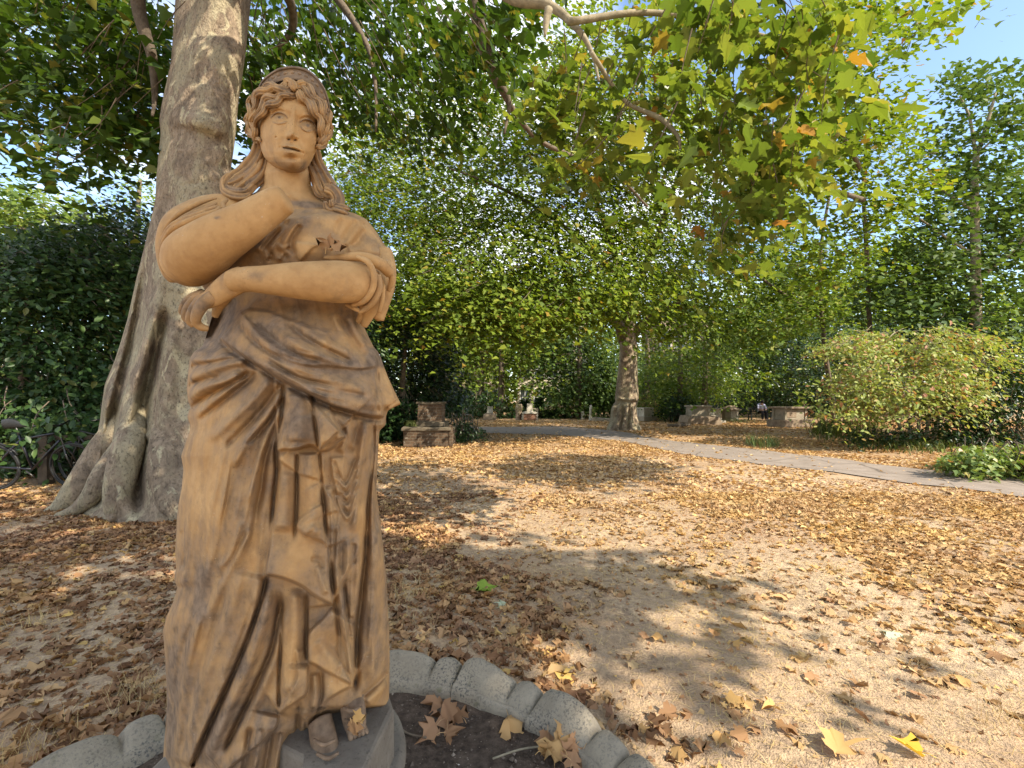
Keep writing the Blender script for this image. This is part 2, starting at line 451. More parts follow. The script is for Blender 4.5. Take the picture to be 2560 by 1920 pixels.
# chest cloth
for a in ([(1150, 375), (1080, 450), (980, 540), (900, 640)], [(1210, 430), (1150, 520), (1130, 600), (1170, 670)]):
    rd(z2(a), 7, -.012)
for a in ([(1110, 430), (1020, 540), (960, 640)], [(1040, 420), (930, 560), (860, 650)], [(1190, 400), (1120, 500), (1060, 600), (1040, 660)]):
    rd(z2(a), 8, .010)
for a in ([(1640, 400), (1570, 480), (1520, 570)], [(1700, 470), (1640, 560), (1580, 610)], [(1520, 380), (1480, 460), (1470, 520)]):
    rd(z2(a), 7, -.006)
for a in ([(1690, 430), (1610, 520), (1540, 600)], [(1800, 560), (1700, 600), (1560, 640)], [(1830, 640), (1700, 640), (1560, 660)]):
    rd(z2(a), 10, .009)
stp(z2([(1040, 382), (1150, 378), (1280, 358), (1400, 352), (1550, 358), (1700, 398)]), .018, 1, 40, 2.4)
for k in range(26):
    bp(*z2([(rng.uniform(800, 1160), rng.uniform(590, 700))])[0], rng.uniform(4, 9), rng.uniform(4, 8), rng.uniform(-.012, .014), rng.uniform(0, 3))
stp(z2([(1165, 560), (1160, 620), (1180, 690), (1210, 720)]), .012, -1, 60, 3)
# waist behind the arms
for k in range(5):
    x = 690 + k * 45
    rd([(x, 730), (x + 12, 780), (x + 20, 830)], 9, .008)
# mantle over the hip
edge = z3([(405, 280), (480, 345), (580, 415), (700, 490), (790, 545), (870, 592), (960, 640), (1060, 690), (1180, 752), (1300, 792), (1420, 826), (1510, 836), (1560, 828)])
stp(edge, .038, -1, 130, 2.6, .02, .02)
rd([(a + 5, b - 9) for a, b in edge[3:9]], 7, .012)
rd([(a - 2, b + 7) for a, b in edge], 7, -.018, .05, .05)
stp(z3([(560, 95), (480, 170), (430, 260), (400, 300)]), .02, -1, 70, 4)
stp(z3([(545, 100), (640, 95), (760, 110), (900, 165), (1040, 215), (1200, 250)]), .022, 1, 70, 4)
stp(z3([(800, 385), (900, 430), (1010, 462), (1150, 482), (1300, 500), (1420, 503), (1540, 478)]), .016, -1, 60, 3)
for a, w, h in ([(880, 170), (960, 260), (1080, 335), (1200, 395), (1290, 440), (1350, 455)], 6, -.016), \
        ([(640, 170), (740, 265), (850, 350), (990, 420), (1130, 450)], 6, -.014), \
        ([(545, 190), (620, 290), (740, 380), (860, 440)], 6, -.012), \
        ([(760, 190), (880, 290), (1010, 370), (1180, 440), (1300, 470)], 10, .014), \
        ([(590, 180), (700, 300), (830, 385)], 9, .012), ([(960, 190), (1080, 280), (1220, 350), (1340, 400)], 11, .012), \
        ([(1230, 130), (1290, 250), (1360, 350), (1430, 420)], 9, -.012), ([(1290, 130), (1360, 260), (1430, 350)], 9, .014), \
        ([(1180, 110), (1240, 230), (1330, 360)], 9, .010), \
        ([(830, 440), (960, 520), (1130, 590), (1320, 640), (1480, 660)], 16, .010), \
        ([(900, 500), (1050, 580), (1250, 650), (1450, 700)], 7, -.008), ([(1390, 640), (1300, 600), (1190, 575)], 8, .006), \
        ([(1505, 500), (1500, 640), (1510, 820)], 5, -.012), ([(1570, 520), (1610, 640), (1640, 740)], 9, .012):
    rd(z3(a), w, h)
bp(*z2([(560, 1170)])[0], 34, 60, -.045, .35); rd(z2([(700, 990), (590, 1130), (500, 1340)]), 12, -.03); S.bump(*z2([(560, 1170)])[0], 40, 70, .5, .35)  # shadowed fold behind the hand: recessed, and its shade darkened into the colour
# rolls at the left hip
for a, w, h in ([(205, 435), (330, 440), (470, 425), (580, 420)], 9, .022), ([(215, 490), (330, 470), (470, 440), (580, 425)], 6, -.020), \
        ([(200, 570), (330, 515), (480, 470), (620, 445)], 13, .032), ([(200, 618), (320, 580), (430, 560)], 6, -.022), \
        ([(195, 705), (300, 632), (450, 590), (570, 520)], 13, .034), ([(215, 775), (330, 695), (480, 610), (640, 515)], 7, -.030), \
        ([(200, 385), (330, 390), (480, 405)], 6, .012):
    rd(z3(a), w, h, .02, .15)
bp(*z3([(372, 580)])[0], 22, 15, .014)
# radiating folds
for a, w, h in ([(690, 505), (600, 600), (440, 725), (250, 875)], 9, -.020), ([(780, 560), (640, 720), (470, 880), (320, 1010)], 13, .020), \
        ([(860, 592), (740, 750), (600, 900), (440, 1060)], 9, -.020), ([(850, 640), (720, 850), (600, 1010), (500, 1200)], 12, .022), \
        ([(855, 690), (760, 860), (670, 960), (590, 1035)], 6, -.020), ([(600, 500), (470, 640), (330, 760), (225, 830)], 12, .018), \
        ([(850, 760), (770, 930), (700, 1090), (640, 1280), (600, 1450)], 11, .018), ([(835, 800), (770, 980), (720, 1150), (700, 1330), (640, 1560)], 8, -.016):
    rd(z3(a), w, h)
deep = z3([(862, 600), (848, 780), (822, 980), (806, 1080), (812, 1200), (792, 1400), (772, 1640)])
rd(deep, 6, -.034, .05, .16)
stp(deep, .018, -1, 50, 3)
# central cascade, upper flaps
stp(z3([(806, 1066), (860, 1064), (950, 1058), (1020, 1034), (1062, 1036), (1104, 1074)]), .045, -1, 120, 2.4, .03, .03)
stp(z3([(1100, 1074), (1150, 1070), (1205, 1040), (1282, 970)]), .042, -1, 100, 2.4, .03, .03)
stp(z3([(1166, 755), (1205, 850), (1282, 970)]), .024, 1, 60, 2.4, .1, .02)
rd(z3([(1052, 680), (1065, 800), (1082, 930), (1102, 1062)]), 4, -.024, .05, .02)
rd(z3([(960, 660), (965, 800), (960, 1020)]), 26, .018); rd(z3([(1110, 740), (1140, 880), (1170, 1030)]), 20, .014)
rd(z3([(880, 720), (870, 900), (860, 1040)]), 7, -.008); rd(z3([(1170, 800), (1215, 900), (1235, 1000)]), 8, .010)
# second tier
stp(z3([(806, 1112), (832, 1142), (900, 1190), (960, 1230), (1040, 1254), (1112, 1276)]), .016, -1, 50, 2.2)
stp(z3([(1112, 1276), (1150, 1345), (1200, 1410), (1232, 1490)]), .018, 1, 50, 2.2)
rd(z3([(1030, 1085), (1035, 1270), (1052, 1500), (1064, 1720)]), 24, .040, .02, .2)
rd(z3([(950, 1090), (946, 1300), (940, 1520), (930, 1700)]), 4, -.028, .02, .2)
rd(z3([(1098, 1085), (1112, 1280), (1132, 1450), (1152, 1720)]), 4, -.030, .02, .2)
rd(z3([(880, 1200), (870, 1400), (860, 1640)]), 20, .016)
stp(z3([(1132, 1440), (1060, 1470), (1000, 1512), (950, 1562), (946, 1600), (1010, 1670)]), .018, -1, 40, 2.2)
rd(z3([(1170, 1300), (1190, 1480), (1200, 1640)]), 12, .018)
# swags and long folds to the right
for k, (dx, dy) in enumerate(((0, 0), (12, 70), (22, 140), (30, 215))):
    a = [(1190 + dx, 1120 + dy), (1232 + dx, 1235 + dy), (1282 + dx * .6, 1290 + dy), (1325, 1210 + dy), (1372, 1090 + dy)]
    rd(z3(a), 5, -.012); rd(z3([(p, q + 34) for p, q in a]), 6, .010)
stp(z3([(1180, 1110), (1195, 1260), (1222, 1380)]), .012, -1, 30, 2.4)
for a, w, h in ([(1480, 850), (1474, 1100), (1446, 1350), (1436, 1650)], 5, -.030), ([(1512, 845), (1502, 1100), (1494, 1400), (1500, 1640)], 5, -.014), \
        ([(1435, 850), (1390, 1100), (1352, 1450), (1335, 1650)], 11, .024), ([(1500, 860), (1490, 1100), (1470, 1400), (1470, 1650)], 10, .016), \
        ([(1390, 850), (1340, 1000), (1300, 1090)], 7, -.012), ([(1410, 1120), (1360, 1400), (1300, 1600)], 6, -.012), \
        ([(1330, 830), (1290, 960), (1240, 1090)], 9, .012), ([(1200, 800), (1300, 930), (1330, 1060)], 7, .010):
    rd(z3(a), w, h)
# lower cascade
stp(z4([(756, 364), (820, 374), (900, 396), (1000, 440), (1100, 512), (1204, 566)]), .050, -1, 110, 2.2, .02, .02)
stp(z4([(1212, 570), (1192, 400), (1174, 190), (1135, 10)]), .026, -1, 50, 2.4, .02, .1)
stp(z4([(962, 30), (1000, 80), (1080, 122), (1150, 152), (1172, 192)]), .020, -1, 46, 2.2)
rd(z4([(1100, 300), (1130, 400), (1170, 500)]), 8, .012); rd(z4([(1060, 260), (1120, 270), (1140, 330)]), 7, -.008)
lo = z4([(762, 370), (720, 560), (640, 790), (550, 1010), (440, 1250), (330, 1500), (262, 1660)])
rd(lo, 6.5, -.040, .03, .02); stp(lo, .022, 1, 60, 3, .03, .02)
for a, w, h in ([(800, 420), (740, 680), (630, 1000), (490, 1300), (350, 1650)], 17, .030), \
        ([(852, 455), (850, 600), (806, 850), (720, 1060), (600, 1310), (470, 1580)], 7, -.036), \
        ([(900, 560), (850, 820), (760, 1080), (640, 1330), (560, 1500)], 13, .016), \
        ([(870, 520), (862, 800), (852, 1100), (850, 1290)], 4, -.030), \
        ([(955, 440), (955, 700), (925, 950), (905, 1200)], 20, .032), ([(1030, 480), (1032, 800), (1040, 950)], 4, -.028), \
        ([(1232, 290), (1270, 600), (1330, 900), (1346, 1090)], 10, .026), ([(1185, 250), (1215, 500), (1262, 800)], 5, -.018), \
        ([(1280, 400), (1310, 700), (1352, 1000)], 5, -.026), ([(1100, 800), (1180, 900), (1270, 1000)], 14, .010), \
        ([(1440, 0), (1430, 250), (1402, 500), (1374, 800), (1354, 1190)], 8, -.044), \
        ([(1500, 0), (1492, 500), (1482, 900), (1465, 1140)], 17, .022), ([(1560, 200), (1565, 600), (1560, 1000)], 12, .010), \
        ([(1585, 1010), (1490, 1110), (1400, 1185)], 6, -.016), ([(1590, 1090), (1500, 1170), (1430, 1230)], 9, .012), \
        ([(1330, 640), (1345, 700), (1330, 780)], 7, -.012), ([(1300, 100), (1320, 250), (1300, 420)], 9, .010), ([(1350, 150), (1340, 300)], 6, -.012):
    rd(z4(a), w, h)
stp(z4([(850, 1296), (905, 1258), (985, 1200), (1034, 1145), (1042, 960)]), .030, -1, 60, 2.2, .03, .1)
stp(z4([(850, 1292), (960, 1090), (975, 1000), (960, 860)]), .012, 1, 30, 2.4)
stp(z4([(1204, 580), (1150, 655), (1082, 720), (1046, 780), (1044, 930), (1100, 972), (1200, 1032), (1344, 1104)]), .030, -1, 66, 2.2, .04, .02)
stp(z4([(1346, 1108), (1240, 1160), (1152, 1230), (1092, 1400), (1042, 1424)]), .028, 1, 60, 2.2, .02, .02)
rd(z4([(1128, 1000), (1132, 1180), (1080, 1360)]), 5, -.018); rd(z4([(1085, 1010), (1090, 1180), (1060, 1330)]), 10, .014)
hem = z4([(480, 1700), (560, 1625), (650, 1555), (760, 1460), (830, 1385), (852, 1300)])
stp(hem, .034, -1, 60, 2.2, .02, .05)
for k in range(6):
    x = 640 + k * 70
    rd(z4([(x + 20, 1380 + 10 * k), (x, 1520), (x - 30, 1700)]), 8, .018 if k % 2 else -.018, .1, .02)
rd(z4([(985, 1200), (972, 1400), (960, 1660)]), 5, -.020); rd(z4([(1020, 1250), (1010, 1450), (1000, 1660)]), 9, .018)
# big leg, left
for a, w, h in ([(600, 0), (520, 240), (420, 330)], 8, .012), ([(690, 20), (560, 240), (470, 420), (330, 700)], 12, .014), \
        ([(640, 60), (540, 250), (440, 430)], 7, -.012), ([(600, 330), (480, 700), (330, 1100), (230, 1500)], 18, .018), \
        ([(520, 420), (400, 780), (270, 1180), (190, 1600)], 10, -.014), ([(330, 620), (250, 900), (190, 1250), (150, 1600)], 12, .014), \
        ([(290, 640), (200, 900), (150, 1250), (120, 1600)], 8, -.014), ([(690, 520), (600, 800), (480, 1100)], 8, -.012), \
        ([(200, 60), (215, 200), (200, 330)], 6, -.014), ([(175, 330), (200, 380), (180, 440)], 9, .016), \
        ([(450, 1150), (330, 1420), (250, 1640)], 10, .012), ([(230, 380), (180, 560), (130, 760)], 9, .010):
    rd(z4(a), w, h)
rs = np.random.default_rng(11)
for k in range(46):                        # fine secondary folds fanning from the hip over the leg
    u = rs.uniform(0, 1); x0 = 500 + 200 * u; y0 = 960 + 300 * rs.uniform(0, 1)
    x1 = 425 + 190 * u + rs.uniform(-12, 12); y1 = y0 + rs.uniform(300, 560)
    rd([(x0 - (x0 - x1) * .0, y0), ((x0 + x1) / 2 + rs.uniform(-6, 14), (y0 + y1) / 2), (x1, y1)], rs.uniform(5, 10), rs.choice([-1, 1]) * rs.uniform(.002, .0055), .35, .35)
for k in range(40):                        # and down the other side
    x0 = rs.uniform(800, 960); y0 = rs.uniform(1020, 1500)
    rd([(x0, y0), (x0 + rs.uniform(-6, 4), y0 + 90), (x0 + rs.uniform(-12, 6), y0 + rs.uniform(140, 300))], rs.uniform(3, 6), rs.choice([-1, 1]) * rs.uniform(.003, .007), .3, .3)
for k in range(26):                        # creases in the mantle
    u = rs.uniform(0, 1); x0 = 600 + 60 * u; y0 = 800 + 120 * u
    rd([(x0, y0), (x0 + 110, y0 + 62 + rs.uniform(-8, 8)), (x0 + rs.uniform(180, 260), y0 + 80 + rs.uniform(-6, 14))], rs.uniform(3, 6), rs.choice([-1, 1]) * rs.uniform(.003, .006), .3, .3)
for k in range(60):
    y0 = rs.uniform(1100, 1800); x0 = rs.uniform(420, 960)
    S.ridge([(x0, y0), (x0 - 10, y0 + rs.uniform(60, 200))], rs.uniform(5, 14), rs.uniform(-.25, .22), .3, .3)
for k in range(120):                       # small irregularities of the hand-worked clay
    bp(rs.uniform(410, 970), rs.uniform(560, 1920), rs.uniform(8, 30), rs.uniform(10, 60), rs.uniform(-.0035, .0035), rs.uniform(-.5, .5))
# stains: grime lying in the folds, washed areas on the thigh and shoulder
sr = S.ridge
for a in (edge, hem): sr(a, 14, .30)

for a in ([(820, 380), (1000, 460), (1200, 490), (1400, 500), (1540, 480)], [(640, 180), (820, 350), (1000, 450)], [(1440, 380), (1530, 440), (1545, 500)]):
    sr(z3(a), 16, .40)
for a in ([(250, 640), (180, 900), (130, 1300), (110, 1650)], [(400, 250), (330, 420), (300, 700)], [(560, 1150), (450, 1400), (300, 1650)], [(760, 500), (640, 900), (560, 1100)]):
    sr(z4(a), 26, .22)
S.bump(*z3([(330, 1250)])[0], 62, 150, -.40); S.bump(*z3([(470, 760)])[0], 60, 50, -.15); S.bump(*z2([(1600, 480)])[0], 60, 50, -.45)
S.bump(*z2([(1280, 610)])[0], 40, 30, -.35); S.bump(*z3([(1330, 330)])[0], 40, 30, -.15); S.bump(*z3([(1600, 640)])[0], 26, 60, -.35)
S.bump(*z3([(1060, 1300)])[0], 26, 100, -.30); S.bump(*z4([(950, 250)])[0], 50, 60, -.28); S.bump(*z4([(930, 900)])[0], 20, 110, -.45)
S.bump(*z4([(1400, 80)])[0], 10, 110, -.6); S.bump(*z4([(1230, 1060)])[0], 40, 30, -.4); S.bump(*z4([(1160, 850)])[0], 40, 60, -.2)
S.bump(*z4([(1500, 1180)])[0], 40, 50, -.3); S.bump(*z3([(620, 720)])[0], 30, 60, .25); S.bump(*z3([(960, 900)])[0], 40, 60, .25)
H.a *= 1.12; H.blur(1); S.blur(3)
robe = MB()
YC = 1.25
rows = [(523, 700, 845, YC, .105, .10), (532, 650, 885, YC, .115, .10), (547, 560, 915, YC, .125, .11), (575, 520, 938, YC, .132, .12), (602, 500, 955, YC, .135, .12), (632, 490, 976, YC, .135, .12),
        (665, 490, 984, YC, .13, .12), (700, 495, 980, YC, .125, .12), (735, 520, 955, YC, .115, .12), (765, 535, 925, YC, .115, .12), (775, 535, 915, YC, .118, .12), (812, 524, 908, YC, .135, .13), (843, 514, 922, YC, .15, .14),
        (868, 505, 935, YC, .16, .15), (878, 486, 944, YC, .162, .15), (893, 476, 952, YC, .165, .16), (914, 472, 959, YC, .17, .16), (947, 469, 972, YC, .172, .17), (975, 467, 985, YC, .172, .17), (1003, 470, 999, YC, .172, .17), (1012, 474, 1000, YC, .172, .17),
        (1018, 477, 985, YC, .172, .17), (1026, 473, 970, YC, .172, .17), (1042, 468, 965, YC, .172, .17), (1062, 475, 965, YC, .172, .17), (1076, 475, 949, YC, .172, .17), (1112, 462, 946, YC, .175, .17), (1141, 453, 945, YC, .175, .17),
        (1174, 459, 943, YC, .176, .17), (1221, 454, 941, YC, .178, .17), (1261, 446, 945, YC, .178, .17), (1300, 442, 950, YC, .178, .17), (1375, 438, 959, YC, .18, .17), (1423, 440, 964, YC, .18, .17), (1440, 436, 966, YC, .18, .17), (1452, 436, 966, YC, .18, .17),
        (1468, 443, 967, YC, .18, .17), (1502, 434, 969, YC, .182, .17), (1543, 415, 971, YC, .184, .17), (1580, 407, 973, YC, .186, .17), (1636, 412, 974, YC, .188, .17), (1711, 416, 974, YC, .19, .17), (1750, 417, 972, YC, .19, .17), (1766, 417, 970, YC, .19, .16), (1774, 416, 890, YC, .19, .16),
        (1790, 415, 815, YC, .19, .16), (1822, 414, 792, YC, .195, .16), (1836, 412, 772, YC, .195, .16), (1870, 409, 769, YC, .195, .15), (1960, 404, 768, YC, .20, .12), (2040, 400, 766, YC, .20, .12)]
relief(robe, rows, 2.0, 360, 40, H, S, midf=([523, 560, 700, 865, 1012, 1500, 1774, 2040], [772, 735, 737, 728, 695, 655, 640, 635]))
# sleeve of the raised arm (upper arm goes back from the elbow to the shoulder)
slv = MB()
def sfold(V, amp, k, seed):
    return V + sines(V * np.array([1, 1, .6]), seed, k, 2)[:, None] * np.array([0, -amp, 0])
pa = zt(z2, [(800, 330, 95, 1.215), (690, 335, 120, 1.205), (580, 350, 138, 1.195), (470, 410, 165, 1.19), (370, 500, 186, 1.19), (320, 600, 180, 1.19), (300, 700, 165, 1.195), (300, 790, 140, 1.20), (330, 850, 105, 1.21)])
q = np.array([P(a, b, d) for a, b, c, d in pa]); rr = np.array([c / F * d for a, b, c, d in pa])
V, fc = tube(q, rr, 60, True, 14); V = sfold(V, .004, 26, 3)
slv.add(V, fc, .25)
V0 = slv.v[0]
rim = [(585, 305, 14, 1.065), (555, 335, 20, 1.055), (475, 362, 22, 1.05), (385, 395, 23, 1.045), (295, 430, 24, 1.045), (215, 478, 24, 1.055), (160, 560, 20, 1.085), (128, 650, 17, 1.105), (130, 730, 15, 1.125), (150, 800, 6, 1.14)]
ptube(slv, zt(z2, rim), 12, 8, 1, .2)
ptube(slv, zt(z2, [(a + 6, b - 34, c * .8, d + .018) for a, b, c, d in rim[1:8]]), 12, 8, 1, .3)
ptube(slv, zt(z2, [(a - 2, b - 20, c * 1.1, d + .012) for a, b, c, d in rim[2:9]]), 12, 8, 1, .3)
for pts in ([(640, 240, 10, 1.12), (610, 275, 16, 1.105), (620, 312, 12, 1.09)], [(560, 270, 6, 1.10), (500, 300, 14, 1.09), (420, 335, 18, 1.085), (330, 370, 18, 1.085), (240, 420, 12, 1.095)], [(560, 230, 6, 1.13), (460, 255, 16, 1.115), (360, 300, 18, 1.11), (260, 360, 16, 1.11), (180, 440, 12, 1.12), (130, 540, 9, 1.135)]):
    ptube(slv, zt(z2, pts), 12, 8, 1, .3)
# sleeve of the other arm: heavy rim round the elbow and cloth hanging below
for pts in ([(1390, 690, 14, 1.09), (1480, 690, 24, 1.075), (1570, 684, 32, 1.062), (1660, 682, 38, 1.058), (1750, 706, 44, 1.062), (1830, 748, 46, 1.08), (1885, 800, 44, 1.11)],
            [(1830, 660, 80, 1.22), (1862, 780, 74, 1.20), (1862, 900, 66, 1.185), (1830, 1030, 58, 1.18), (1795, 1160, 48, 1.18)],
            [(1800, 790, 56, 1.15), (1806, 900, 56, 1.14), (1775, 1020, 54, 1.145), (1730, 1120, 44, 1.155), (1690, 1215, 24, 1.165)],
            [(1640, 684, 16, 1.035), (1720, 724, 22, 1.03), (1762, 800, 24, 1.04), (1766, 880, 24, 1.05), (1740, 960, 24, 1.058), (1685, 1025, 22, 1.07), (1600, 1056, 14, 1.085)],
            [(1800, 820, 22, 1.075), (1806, 920, 26, 1.08), (1765, 1020, 26, 1.085), (1690, 1090, 18, 1.095), (1655, 1112, 8, 1.10)],
            [(1555, 1050, 12, 1.11), (1620, 1078, 20, 1.10), (1668, 1112, 6, 1.10)],
            [(1700, 1050, 40, 1.16), (1680, 1130, 36, 1.16), (1645, 1185, 20, 1.165)],
            [(1880, 770, 26, 1.10), (1905, 850, 24, 1.12), (1880, 940, 18, 1.14)], [(1840, 900, 16, 1.115), (1830, 1010, 18, 1.12), (1805, 1110, 14, 1.125)]):
    ptube(slv, zt(z2, pts), 18, 8, 1, .18)
# the mantle's thick rolled corner
ptube(slv, zt(z3, [(1580, 775, 12, 1.19), (1610, 750, 18, 1.20), (1640, 735, 16, 1.21), (1652, 745, 10, 1.22)]), 10, 5, 1, .2)
for v_, f_, z_, a_ in zip(slv.v, slv.f, slv.sz, slv.a):
    pass
off = robe.n
robe.v += slv.v; robe.f += [f + off for f in slv.f]; robe.sz += slv.sz; robe.a += slv.a; robe.n += slv.n
sbuild(robe, 'robe')
# ---- body: neck, chest, face, arms, hand, feet ------------------------
body = MB()
HB = HM(480, 380, 920, 600, 1.0); SB = HM(480, 380, 920, 600, 1.0)
SB.a[:] = .08
HB.ridge(z1([(600, 1150), (680, 1350), (760, 1480)]), 14, .006); HB.ridge(z1([(900, 1180), (860, 1380), (810, 1500)]), 12, .005)
HB.bump(*z1([(800, 1540)])[0], 12, 10, -.006)
SB.bump(*z1([(880, 1530)])[0], 60, 9, .75, .12); SB.bump(*z1([(1000, 1560)])[0], 40, 14, .4)
relief(body, [(388, 695, 742, 1.275, .03, .02), (402, 664, 770, 1.25, .06, .05), (430, 656, 775, 1.24, .076, .06), (462, 655, 778, 1.245, .08, .07), (480, 640, 788, 1.25, .085, .08), (497, 600, 808, YC, .095, .09), (512, 560, 838, YC, .10, .1), (528, 530, 860, YC, .105, .1), (575, 520, 900, YC, .105, .1)],
       1.5, 120, 20, HB, SB)
# face
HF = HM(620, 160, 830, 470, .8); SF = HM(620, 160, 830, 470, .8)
r1, b1 = HF.ridge, HF.bump
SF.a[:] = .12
def k1(v): return v * 500 / 2074
r1(z1([(530, 585), (590, 545), (670, 528), (735, 542)]), k1(26), .0055, .3, .5); r1(z1([(890, 600), (965, 606), (1025, 645), (1062, 700)]), k1(26), .0055, .5, .3)
b1(*z1([(650, 620)])[0], k1(112), k1(52), -.0190, .18); b1(*z1([(948, 696)])[0], k1(98), k1(50), -.0190, .28)
b1(*z1([(752, 630)])[0], k1(30), k1(44), -.0035); b1(*z1([(856, 672)])[0], k1(26), k1(42), -.0035)
b1(*z1([(655, 640)])[0], k1(60), k1(36), .0165, .15); b1(*z1([(948, 716)])[0], k1(56), k1(36), .0165, .26)
for pts in ([(556, 660), (605, 606), (660, 592), (715, 614), (752, 662)], [(860, 706), (900, 668), (955, 664), (1005, 694), (1034, 752)]): HF.step(z1(pts), .0068, -1, k1(26), .7, .15, .15)
for pts in ([(575, 672), (630, 698), (700, 696), (748, 668)], [(866, 718), (910, 764), (970, 784), (1020, 760)]): r1(z1(pts), k1(9), .0042, .25, .25)
for pts in ([(555, 628), (608, 578), (665, 562), (728, 586)], [(856, 672), (905, 636), (960, 636), (1020, 668)]): r1(z1(pts), k1(9), -.0036, .25, .25)
for c in z1([(658, 636)]) + z1([(952, 716)]):
    b1(*c, k1(32), k1(31), -.0030); b1(*c, k1(22), k1(21), .0050); b1(*c, k1(15), k1(15), -.0110)
for t_ in np.linspace(0, 1, 11):
    a = z1([(808 - 20 * t_, 545 + 275 * t_)])[0]
    b1(*a, k1(24 + 8 * t_), k1(34), .0032 + .0062 * t_)
b1(*z1([(788, 820)])[0], k1(34), k1(30), .0100); b1(*z1([(740, 826)])[0], k1(22), k1(22), .0066); b1(*z1([(842, 840)])[0], k1(20), k1(22), .0066)
b1(*z1([(756, 866)])[0], k1(15), k1(8), -.0080, .2); b1(*z1([(820, 872)])[0], k1(14), k1(8), -.0080, -.1)
b1(*z1([(690, 880)])[0], k1(30), k1(60), -.0022, .5); b1(*z1([(900, 900)])[0], k1(28), k1(60), -.0022, -.5)
b1(*z1([(785, 985)])[0], k1(125), k1(80), .0075)
r1(z1([(690, 948), (738, 926), (778, 940), (820, 943), (880, 984)]), k1(16), .0072, .3, .3)
r1(z1([(672, 946), (735, 957), (788, 966), (850, 982), (893, 1000)]), k1(8), -.0105, .2, .2)
r1(z1([(705, 980), (770, 1002), (845, 1008)]), k1(22), .0088, .45, .45)
b1(*z1([(780, 1056)])[0], k1(70), k1(22), -.0075, .05); b1(*z1([(785, 905)])[0], k1(11), k1(22), -.0030)
b1(*z1([(668, 946)])[0], k1(16), k1(16), -.0045); b1(*z1([(896, 1003)])[0], k1(16), k1(16), -.0045)
b1(*z1([(800, 1122)])[0], k1(80), k1(58), .0095)
b1(*z1([(570, 800)])[0], k1(95), k1(110), .0070); b1(*z1([(1000, 850)])[0], k1(75), k1(100), .0055)
b1(*z1([(790, 450)])[0], k1(160), k1(90), .0040)
b1(*z1([(622, 842)])[0], 2.0, 2.0, -.004)
HF.blur(1)
SF.ridge(z1([(560, 1060), (700, 1140), (860, 1160), (960, 1090)]), 12, .35); SF.bump(*z1([(655, 632)])[0], 22, 10, .35); SF.bump(*z1([(948, 708)])[0], 20, 11, .35); SF.ridge(z1([(680, 950), (790, 966), (885, 1000)]), 2.2, .6)  # shade of lids, irises, nostrils and mouth painted in together with grime
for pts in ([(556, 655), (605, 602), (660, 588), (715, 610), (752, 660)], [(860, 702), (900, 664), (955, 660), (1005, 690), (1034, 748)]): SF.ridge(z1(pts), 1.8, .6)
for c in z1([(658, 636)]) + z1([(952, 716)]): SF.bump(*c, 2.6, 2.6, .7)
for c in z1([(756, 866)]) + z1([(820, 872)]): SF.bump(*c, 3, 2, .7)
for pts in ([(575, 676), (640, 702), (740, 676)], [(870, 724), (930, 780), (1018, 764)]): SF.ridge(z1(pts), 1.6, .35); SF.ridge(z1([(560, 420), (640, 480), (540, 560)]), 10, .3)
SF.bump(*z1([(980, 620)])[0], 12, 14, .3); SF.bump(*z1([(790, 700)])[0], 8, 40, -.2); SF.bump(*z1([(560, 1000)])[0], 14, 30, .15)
f1 = [(285, 620, 980), (310, 540, 1040), (350, 480, 1075), (450, 448, 1088), (560, 436, 1092), (660, 434, 1090), (760, 438, 1086), (850, 444, 1078), (920, 456, 1062), (990, 474, 1036), (1050, 502, 1010), (1100, 545, 985), (1140, 592, 962), (1170, 640, 938), (1192, 700, 905), (1208, 770, 850)]
rf = []
for y, a, b in f1:
    py = 140 + y * 500 / 2074
    d = np.interp(y, [285, 330, 420, 520, 700, 1000, 1120, 1180, 1208], [.03, .065, .095, .110, .116, .112, .100, .080, .055])
    rf.append((py, *[540 + q_ * 500 / 2074 for q_ in (a, b)], 1.215, d, .10))
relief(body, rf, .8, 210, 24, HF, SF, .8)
# raised arm: elbow low on the left, broken wrist under the chin
armA = zt(z2, [(330, 775, 140, 1.14), (335, 715, 182, 1.11), (385, 678, 200, 1.085), (475, 620, 197, 1.06), (575, 550, 182, 1.045), (710, 470, 162, 1.035), (825, 400, 143, 1.03), (930, 330, 128, 1.03), (1015, 276, 117, 1.03), (1058, 254, 108, 1.03)])
e0 = np.array([P(a, b, d) for a, b, c, d in armA]); r0 = np.array([c / F * d for a, b, c, d in armA])
ax = e0[-1] - e0[-2]; ax /= np.linalg.norm(ax)
qa = crom(np.column_stack([e0, r0]), 8)
ends = np.array([[*(e0[-1] + ax * d_), r0[-1] * k_] for d_, k_ in ((.004, .985), (.008, .95), (.011, .88), (.0132, .74), (.0142, .45), (.0146, .01))])
qa = np.vstack([qa, ends])
body.tube(qa[:, :3], qa[:, 3], 48, False, 1, .92, .0)
n_ = 48
# rounded elbow
Vs, fs = lathe([(max(1e-4, sin(a)), -cos(a)) for a in np.linspace(0, pi, 18)], 32)
el = P(*z2([(350, 725)])[0], 1.12); body.add(Vs * np.array([.064, .060, .062]) + el, fs, .05)
# lower arm across the waist
armB = zt(z2, [(1735, 862, 70, 1.15), (1715, 866, 120, 1.12), (1670, 872, 152, 1.09), (1600, 877, 170, 1.07), (1490, 876, 176, 1.05), (1350, 872, 168, 1.035), (1180, 866, 152, 1.025), (1020, 862, 130, 1.02), (900, 858, 114, 1.02), (800, 855, 104, 1.025), (700, 872, 100, 1.035)])
ptube(body, armB, 48, 8, .9, .05)
